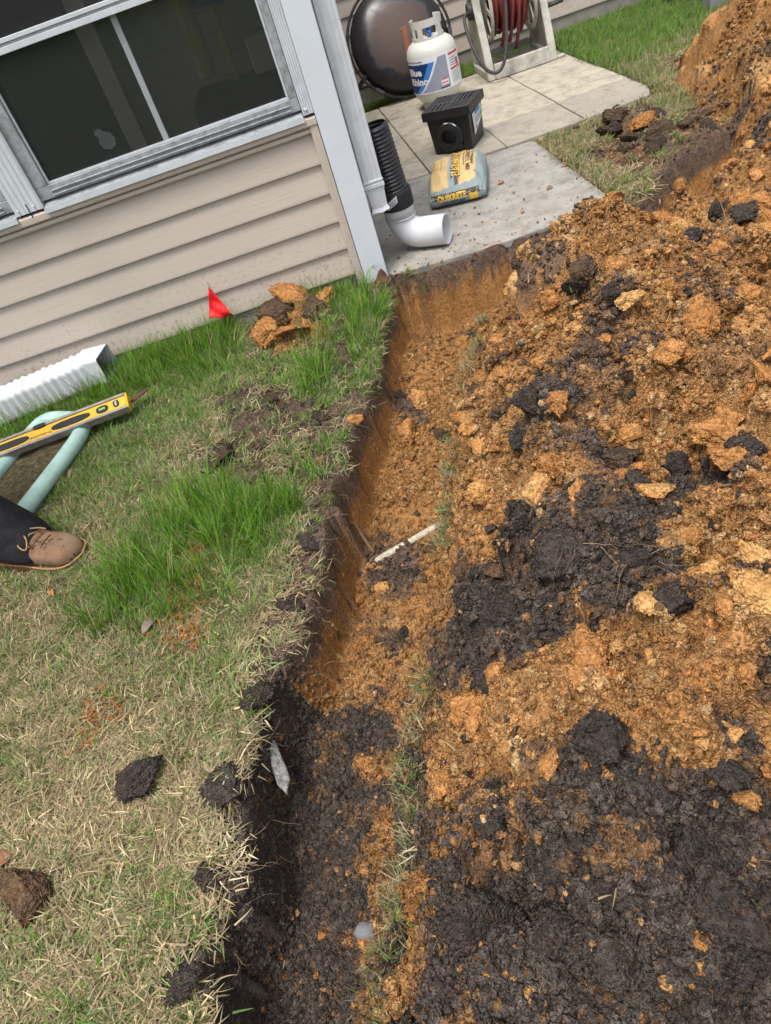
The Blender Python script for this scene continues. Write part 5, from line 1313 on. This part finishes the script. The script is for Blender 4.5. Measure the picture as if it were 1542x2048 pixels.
# ------------------------------------------------------------------ scattered stuff: instanced by geometry nodes
def instancer(name, pts, rot, scl, var, tint, protos, parent=None):
    coll = bpy.data.collections.new(name + '_sources')
    for o in protos: coll.objects.link(o)
    me = bpy.data.meshes.new(name); me.vertices.add(len(pts)); me.vertices.foreach_set('co', np.asarray(pts, np.float32).ravel())
    for nm, ty, key, arr in (('rot', 'FLOAT_VECTOR', 'vector', rot), ('scl', 'FLOAT_VECTOR', 'vector', scl), ('var', 'INT', 'value', var), ('tint', 'FLOAT_COLOR', 'color', tint)):
        a = me.attributes.new(nm, ty, 'POINT'); a.data.foreach_set(key, np.asarray(arr, np.int32 if ty == 'INT' else np.float32).ravel())
    me.update()
    o = bpy.data.objects.new(name, me); COL.objects.link(o)
    ng = bpy.data.node_groups.new(name, 'GeometryNodeTree')
    ng.interface.new_socket('Geometry', in_out='INPUT', socket_type='NodeSocketGeometry'); ng.interface.new_socket('Geometry', in_out='OUTPUT', socket_type='NodeSocketGeometry')
    gi = ng.nodes.new('NodeGroupInput'); go = ng.nodes.new('NodeGroupOutput'); ip = ng.nodes.new('GeometryNodeInstanceOnPoints'); ci = ng.nodes.new('GeometryNodeCollectionInfo')
    ci.inputs['Collection'].default_value = coll; ci.inputs['Separate Children'].default_value = True; ci.inputs['Reset Children'].default_value = True
    def na(nm, ty):
        x = ng.nodes.new('GeometryNodeInputNamedAttribute'); x.data_type = ty; x.inputs['Name'].default_value = nm; return next(s for s in x.outputs if s.enabled and s.name == 'Attribute')
    L_ = ng.links.new; L_(gi.outputs[0], ip.inputs['Points']); L_(ci.outputs[0], ip.inputs['Instance']); ip.inputs['Pick Instance'].default_value = True
    L_(na('var', 'INT'), ip.inputs['Instance Index']); L_(na('rot', 'FLOAT_VECTOR'), ip.inputs['Rotation']); L_(na('scl', 'FLOAT_VECTOR'), ip.inputs['Scale']); L_(ip.outputs[0], go.inputs[0])
    md = o.modifiers.new('scatter', 'NODES'); md.node_group = ng
    if parent: o.parent = parent
    return o
def proto(name, me, mat):
    me.materials.append(M[mat]); return bpy.data.objects.new(name, me)
# crumbs
def crumb_mesh(i):
    r = random.Random(900 + i); bm = bmesh.new(); bmesh.ops.create_icosphere(bm, subdivisions=2, radius=1); o_ = Vector((r.uniform(0, 90), 0, 0))
    sc = Vector((1, r.uniform(.7, 1), r.uniform(.55, .9)))
    for v in bm.verts:
        d = v.co.normalized(); q = 1 + .38 * mnoise.noise(d * 1.6 + o_) + .34 * mnoise.noise(d * 3.4 + o_); v.co = Vector((d.x * sc.x, d.y * sc.y, d.z * sc.z)) * q
    me = bpy.data.meshes.new('crumb'); bm.to_mesh(me); bm.free(); return me
crumb_p = [proto('crumb_%02d' % i, crumb_mesh(i), 'crumb') for i in range(10)]
def crumbs(name, n, mask_fn, r0, r1, pw, parent, box=None):
    bx = box or (gx[0], gx[-1], gy[0], gy[-1])
    x = rng.uniform(bx[0], bx[1], n); y = rng.uniform(bx[2], bx[3], n)
    i, j = interp_idx(gx, x), interp_idx(gy, y); ok = mask_fn(j, i) & (x - .55 * y < 2.1); x, y, i, j = x[ok], y[ok], i[ok], j[ok]; m = len(x)
    r = r0 + (r1 - r0) * rng.random(m) ** pw
    z = Z[j, i] + r * rng.uniform(.0, .5, m)
    base_c = VC[j, i] * rng.uniform(.8, 1.2, (m, 1)); odd = rng.random(m) < .28
    col = np.concatenate([np.where(odd[:, None], pick(DKm[j, i], m), base_c), np.ones((m, 1))], -1)
    s = np.stack([r, r * rng.uniform(.8, 1.1, m), r * rng.uniform(.7, 1.1, m)], -1)
    return instancer(name, np.stack([x, y, z], -1), rng.uniform(0, 6.28, (m, 3)), s, rng.integers(0, 10, m), col, crumb_p, parent)
on_heap = lambda j, i: (pile_on[j, i] | ledge[j, i]) & (rng.random(len(i)) < .30 + .7 * crumbly[j, i])
in_cut = lambda j, i: (SD_T[j, i] > .002) & ~pile_on[j, i] & ((SD_T[j, i] < .05) & (Y[j, i] < -1.88) | (SD_T[j, i] > .04) & (rng.random(len(i)) < .30 + .6 * crumbly[j, i]))
for n_c, r0_, r1_, bx_ in ((90000, .0016, .0100, (-.60, .75, -2.95, -1.95)), (70000, .0020, .0115, (-.35, 1.2, -1.95, -1.0)), (50000, .0026, .0125, (.0, 2.2, -1.0, .9))):
    tag(crumbs('loose_soil', n_c, on_heap, r0_, r1_, 2.7, heap, bx_), kind='stuff')
for n_c, r0_, r1_, bx_ in ((110000, .0016, .0090, (-.95, -.35, -2.95, -1.9)), (60000, .0018, .0105, (-.75, .75, -1.9, -.05))):
    tag(crumbs('loose_soil', n_c, in_cut, r0_, r1_, 2.7, trench, bx_), kind='stuff')
o = crumbs('soil_crumbs', 60000, lambda j, i: ~soilmask[j, i] & ((bare[j, i] > .42 + .2 * rng.random(len(i))) | (rng.random(len(i)) < .02) | (SD_T[j, i] > -.035)) & ~((Y[j, i] > 0) & (X[j, i] < 1)), .002, .009, 2.6, None)
tag(o, 'loose dark and orange soil crumbs strewn over the lawn', 'soil crumbs', kind='stuff')
# crumbs on the slab
n = 520; x = rng.uniform(.02, 1.0, n); y = -.05 + 1.0 * rng.random(n) ** 2.2; m = n
col = np.concatenate([pick(np.full(n, .25), n), np.ones((n, 1))], -1); r = .0012 + .006 * rng.random(n) ** 5
o = instancer('slab_crumbs', np.stack([x, y, r * .4], -1), rng.uniform(0, 6.28, (n, 3)), np.stack([r, r, r * .7], -1), rng.integers(0, 10, n), col, crumb_p)
tag(o, 'orange soil crumbs spilled on the front slab', 'soil crumbs', kind='stuff')

# grass
def tuft_mesh(i, kind):
    r = random.Random(500 + i * 7 + len(kind)); v = []; f = []; bl = []
    nb = {'mat': 22, 'turf': 18, 'lush': 18}[kind]
    for b_ in range(nb):
        if kind == 'mat': L_, w_, lean, sp = r.uniform(.018, .045), r.uniform(.0007, .0014), r.uniform(1.0, 1.5), .018
        elif kind == 'turf': L_, w_, lean, sp = r.uniform(.022, .055), r.uniform(.0008, .0016), r.uniform(.35, 1.3), .014
        else: L_, w_, lean, sp = r.uniform(.07, .17), r.uniform(.0008, .0015), r.uniform(.05, .75), .014
        a = r.uniform(0, 6.283); ox, oy = r.gauss(0, sp), r.gauss(0, sp); da, db = math.cos(a), math.sin(a)
        n_ = 5; rb = r.random(); curl = r.uniform(.1, .9) if kind != 'lush' else r.uniform(.3, 1.1); p = Vector((ox, oy, -.004 if kind != 'mat' else r.uniform(0, .010))); base_i = len(v); th = lean * .6 if kind != 'mat' else lean
        yaw = r.uniform(-.5, .5); px, py = -db, da
        for k_ in range(n_ + 1):
            t = k_ / n_; ww = w_ * (1 - t ** 2.2) + .0001
            v += [(p.x - px * ww, p.y - py * ww, p.z), (p.x + px * ww, p.y + py * ww, p.z + ww * .5)]; bl += [rb, rb]
            st_ = L_ / n_; p = p + Vector((da * math.sin(th) * st_, db * math.sin(th) * st_, math.cos(th) * st_)); th = min(2.0 if kind != 'mat' else 1.7, th + curl / n_)
            da, db = math.cos(a + yaw * t), math.sin(a + yaw * t)
        for k_ in range(n_): q = base_i + 2 * k_; f.append((q, q + 1, q + 3, q + 2))
    me = bpy.data.meshes.new('tuft'); me.from_pydata(v, [], f); me.update()
    at = me.attributes.new('bl', 'FLOAT', 'POINT'); at.data.foreach_set('value', bl); me.polygons.foreach_set('use_smooth', [True] * len(f)); return me
gp = {}
for kind in ('mat', 'turf', 'lush'): gp[kind] = [proto('%s_%d' % (kind, i), tuft_mesh(i, kind), 'grass_blade') for i in range(7)]
# control maps
def green_at(x, y):
    g = .43 + .20 * sstep(-1.9, -1.3, y) + blobs(x, y, GREEN) * .75 + fbm(x, y, 5, 3, 71) * .9 + fbm(x, y, 22, 2, 73) * .5
    g = g + .55 * sstep(-.75, -.15, y) * (x < .05) - .20 * sstep(-1.55, -2.1, y)
    g = np.where(x > .95, .30 + fbm(x, y, 4, 3, 75) * .9 + .75 * sstep(1.5, 2.3, y - .35 * (x - 1.8)) , g)
    return np.clip(g, .02, 1.0)
def lawn_ok(x, y):
    i, j = interp_idx(gx, x), interp_idx(gy, y); inside = (x > gx[0]) & (x < gx[-1]) & (y > gy[0]) & (y < gy[-1])
    sdt = np.where(inside, SD_T[j, i], -1); sdp = np.where(inside, SD_P[j, i], np.where(x > 1.9, poly_sd(x, y, PILE), -1)); ba = np.where(inside, bare[j, i], 0); z = np.where(inside, Z[j, i], -.026)
    ok = (sdt < -.012) & (sdp < .012) & ~((y > -.004) & (x < .0)) & ~((x > -.01) & (x < 1.015) & (y > -.065) & (y < 1.12)) & ~((x > -.01) & (x < 1.772) & (y > 1.05) & (y < 2.93)) & (y < 3.28)
    xr_ = np.interp(y, [p[1] for p in LIP_R[::-1]], [p[0] for p in LIP_R[::-1]]); ok &= ~((x > xr_ - .05) & (y < -.5) & (x < 1.0))
    ok &= ~((x < -1.28) & (poly_sd(x, y, ctr) > -.012))
    ok &= ~(((x + 1.40 - .06) ** 2 / .15 ** 2 + (y + 1.155 + .03) ** 2 / .10 ** 2) < 1) | (rng.random(len(x)) < .0)
    return ok, ba, z, sdt, sdp
GREENS = np.array([(.125, .205, .052), (.165, .26, .068), (.095, .165, .044), (.20, .275, .10), (.14, .205, .076)])
LUSH = np.array([(.100, .235, .016), (.130, .275, .022), (.080, .185, .014), (.155, .29, .036)])
STRAW = np.array([(.44, .355, .20), (.34, .265, .145), (.52, .43, .27), (.25, .195, .11), (.33, .30, .155)])
def grass(name, kind, n, box, dens, size, col_fn, label, thin=True):
    x = rng.uniform(box[0], box[1], n); y = rng.uniform(box[2], box[3], n)
    ok, ba, z, sdt, sdp = lawn_ok(x, y); d = dens(x, y) * (1 - np.clip(ba * 1.6 - .3, 0, .97)); ok &= rng.random(n) < d
    x, y, z, sdt = x[ok], y[ok], z[ok], sdt[ok]; m = len(x); tint = col_fn(x, y, m)
    tilt = np.clip((sdt + .06) / .06, 0, 1) * .5
    rot = np.stack([rng.normal(0, .16, m), rng.normal(0, .16, m) + tilt, rng.uniform(0, 6.28, m) * (tilt < .05) + rng.normal(0, .9, m) * (tilt >= .05)], -1)
    s = rng.uniform(*size, m); s = s * (1 + .0 * x)
    o = instancer(name, np.stack([x, y, z + .002], -1), rot, np.stack([s, s, s * rng.uniform(.8, 1.2, m)], -1), rng.integers(0, 7, m), tint, gp[kind])
    return tag(o, label, 'grass', kind='stuff')
def paint_mix(x, y, c):
    p = np.clip(blobs(x, y, PAINT), 0, 1); hit = rng.random(len(x)) < p * .45
    c[hit, :3] = np.array((.62, .16, .02)); c[hit, 3] = .75; return c
def turf_col(x, y, m):
    g = green_at(x, y); c = np.where((rng.random(m) < .30)[:, None], LUSH[rng.integers(0, 4, m)], GREENS[rng.integers(0, 5, m)]) * rng.uniform(.75, 1.25, (m, 1))
    c = c * (1 - .12 * (1 - g))[:, None]
    return paint_mix(x, y, np.concatenate([c * 1.2, np.clip(.18 + .85 * g + rng.normal(0, .1, m), .05, .98)[:, None]], -1))
def mat_col(x, y, m):
    g = green_at(x, y); isg = rng.random(m) < g * .6
    c = np.where(isg[:, None], GREENS[rng.integers(0, 5, m)] * .9, STRAW[rng.integers(0, 5, m)]) * rng.uniform(.65, 1.2, (m, 1)) * (1 + .25 * sstep(-1.5, -2.1, y))[:, None]
    return paint_mix(x, y, np.concatenate([c * 1.2, np.clip(.55 + .3 * isg, 0, 1)[:, None]], -1))
def lush_col(x, y, m):
    c = LUSH[rng.integers(0, 4, m)] * rng.uniform(.75, 1.3, (m, 1)); return np.concatenate([c, np.full((m, 1), .95)], -1)
left = (-1.75, .3, -3.1, 0.0); right = (.95, 3.6, -.3, 3.28)
grass('lawn_thatch', 'mat', 64000, left, lambda x, y: np.full(x.shape, .95), (.75, 1.25), mat_col, 'dry straw-coloured thatch of the lawn left of the trench')
grass('lawn_grass', 'turf', 40000, left, lambda x, y: .30 + .7 * green_at(x, y), (.65, 1.15), turf_col, 'short green and straw lawn grass left of the trench')
wallband = lambda x, y: np.clip(np.exp(-(y / .13) ** 2) * 1.1, 0, 1) * np.where(x > -.30, .55, 1) + .9 * np.exp(-((x + .45) ** 2 / .006 + (y + 1.24) ** 2 / .012)) + .6 * np.exp(-((x + .99) ** 2 / .02 + (y + 1.50) ** 2 / .012)) + 1.0 * np.exp(-((x + .34) ** 2 / .02 + (y + .56) ** 2 / .035)) + .6 * np.exp(-((x + .05) ** 2 / .01 + (y + .22) ** 2 / .02)) + .35 * sstep(-.55, -.1, y) * (x < -.7) + .5 * np.exp(-((x + .62) ** 2 / .03 + (y + 1.34) ** 2 / .02)) + .30 * np.exp(-((x + .80) ** 2 / .04 + (y + 1.25) ** 2 / .03)) + .45 * np.exp(-((x + .22) ** 2 / .012 + (y + .42) ** 2 / .03))
grass('tall_grass', 'lush', 26000, left, wallband, (.45, 1.0), lush_col, 'tall bright green grass growing along the foot of the siding')
grass('far_thatch', 'mat', 30000, right, lambda x, y: np.full(x.shape, .9), (.9, 1.5), mat_col, 'dry thatch of the lawn right of the patio')
grass('far_grass', 'turf', 30000, right, lambda x, y: .35 + .65 * green_at(x, y), (.8, 1.4), turf_col, 'short grass of the lawn right of the patio')
grass('far_tall_grass', 'lush', 9000, right, lambda x, y: np.clip(sstep(1.55, 2.2, y - .3 * (x - 1.8)), 0, 1) * .9 * (.4 + 1.2 * (fbm(x, y, 3, 3, 79) + .5)), (.35, .62), lush_col, 'bright green grass by the far foundation')
# grass strip pinched between trench and heap, half buried
def strip():
    xs_, ys_ = [], []
    P_ = [p for p in LIP_R]
    for (xa, ya), (xb, yb) in zip(P_[:-1], P_[1:]):
        L_ = math.hypot(xb - xa, yb - ya)
        for _ in range(int(L_ * 250)):
            t = random.random(); off = random.gauss(.010, .012); xs_.append(xa + (xb - xa) * t + off * .92); ys_.append(ya + (yb - ya) * t - off * .35)
    x = np.array(xs_); y = np.array(ys_); m = len(x); keep = (fbm(x, y, 8, 2, 83) > -.09); x, y = x[keep], y[keep]; m = len(x)
    c = np.where((rng.random(m) < .5)[:, None], GREENS[rng.integers(0, 5, m)], STRAW[rng.integers(0, 5, m)]) * rng.uniform(.7, 1.2, (m, 1))
    s = rng.uniform(.55, 1.0, m)
    o = instancer('strip_grass', np.stack([x, y, HZv(x, y) - .005], -1), np.stack([rng.normal(0, .3, m), rng.normal(-.5, .35, m), rng.normal(0, .7, m)], -1), np.stack([s, s, s], -1), rng.integers(0, 7, m), np.concatenate([c, rng.uniform(.4, .9, (m, 1))], -1), gp['turf'])
    tag(o, 'half buried strip of grass between the trench and the dirt pile', 'grass', kind='stuff')
    # long green tufts hanging into the trench near the top
    q = [(.17, -.72), (.15, -.76), (.20, -.66), (.24, -.60), (.12, -.80), (.18, -.70), (.30, -.50), (.33, -.46), (.05, -1.0), (.16, -.74)] * 3
    x = np.array([p[0] for p in q]) + rng.normal(0, .012, len(q)); y = np.array([p[1] for p in q]) + rng.normal(0, .012, len(q)); m = len(x)
    c = np.concatenate([LUSH[rng.integers(0, 4, m)] * np.array((.8, .85, 1.6)), np.full((m, 1), .9)], -1); s = rng.uniform(.55, .9, m)
    o = instancer('hanging_grass', np.stack([x, y, HZv(x, y)], -1), np.stack([rng.normal(.9, .25, m), rng.normal(-.9, .25, m), rng.normal(0, .5, m)], -1), np.stack([s, s, s], -1), rng.integers(0, 7, m), c, gp['lush'])
    tag(o, 'long green grass hanging over the far right edge of the trench', 'grass', kind='stuff')
strip()
# sparse tufts and straws caught in the dirt
n = 420; x = rng.uniform(-.9, 1.5, n); y = rng.uniform(-2.9, .3, n); i, j = interp_idx(gx, x), interp_idx(gy, y); ok = (soilmask[j, i]) & (rng.random(n) < .5); x, y = x[ok], y[ok]; m = len(x)
s = rng.uniform(.5, 1.0, m); c = np.concatenate([np.where((rng.random(m) < .45)[:, None], GREENS[rng.integers(0, 5, m)], STRAW[rng.integers(0, 5, m)]), rng.uniform(.3, .9, (m, 1))], -1)
def straw_mesh(i_):
    me = tuft_mesh(i_ + 40, 'mat'); bm = bmesh.new(); bm.from_mesh(me); bmesh.ops.delete(bm, geom=[v for v in bm.verts if v.index >= 12 * (2 + i_ % 2)], context='VERTS'); bm.to_mesh(me); bm.free(); return me
sp_ = [proto('straw_%d' % i_, straw_mesh(i_), 'grass_blade') for i_ in range(7)]
o = instancer('stray_straw', np.stack([x, y, HZv(x, y) + .002], -1), np.stack([rng.normal(0, .3, m), rng.normal(0, .3, m), rng.uniform(0, 6.28, m)], -1), np.stack([s, s, s], -1), rng.integers(0, 7, m), c, sp_, heap); tag(o, kind='stuff')

# root fibres sticking out of the dark soil
rf = MB()
def fibre(x, y, L_, r_, z=None, up=.6):
    p = Vector((x, y, (HZ(x, y) if z is None else z) + .002)); a = random.uniform(0, 6.28); d = Vector((math.cos(a), math.sin(a), random.uniform(.0, up))).normalized(); pts = []
    for k_ in range(7):
        pts.append(p.copy()); p = p + d * (L_ / 6); d = (d + Vector((random.gauss(0, .35), random.gauss(0, .35), random.gauss(-.12, .25)))).normalized()
        zz = HZ(p.x, p.y); p.z = max(p.z, zz + .001) if random.random() < .7 else p.z
    rf.tube(pts, [r_ * (1 - .1 * k_) for k_ in range(7)], 3, False)
cnt = 0
while cnt < 560:
    x_, y_ = random.uniform(-.9, 1.4), random.uniform(-2.9, .25); i_, j_ = int(interp_idx(gx, x_)), int(interp_idx(gy, y_))
    if not (soilmask[j_, i_] or bare[j_, i_] > .6 or -.03 < SD_T[j_, i_]) or (DKm[j_, i_] < .45 and random.random() < .8): continue
    fibre(x_, y_, random.uniform(.02, .065), random.uniform(.0002, .00055)); cnt += 1
for _ in range(260):                                             # roots torn at the left lip
    q_ = random.randrange(1, 14); t = random.random(); (xa, ya), (xb, yb) = LIP_L[q_], LIP_L[q_ + 1]
    fibre(xa + (xb - xa) * t + random.uniform(-.01, .05), ya + (yb - ya) * t, random.uniform(.03, .09), random.uniform(.0003, .0008), None, .1)
for _ in range(60):
    t = random.random(); x_, y_ = .9 + .55 * t, -.02 + .3 * t + random.uniform(-.1, .05); fibre(x_, y_, random.uniform(.06, .15), random.uniform(.0005, .0011), None, .9)
for x_, y_ in ((.13, -2.20), (.17, -2.24), (.10, -2.18), (.2, -2.3), (.05, -2.2)):
    for _ in range(4): fibre(x_ + random.gauss(0, .03), y_ + random.gauss(0, .03), random.uniform(.05, .10), random.uniform(.0003, .0007), HZ(x_, y_) + .04, .3)
o = rf.build('root_fibres', 'root_fine', heap); tag(o, kind='stuff')
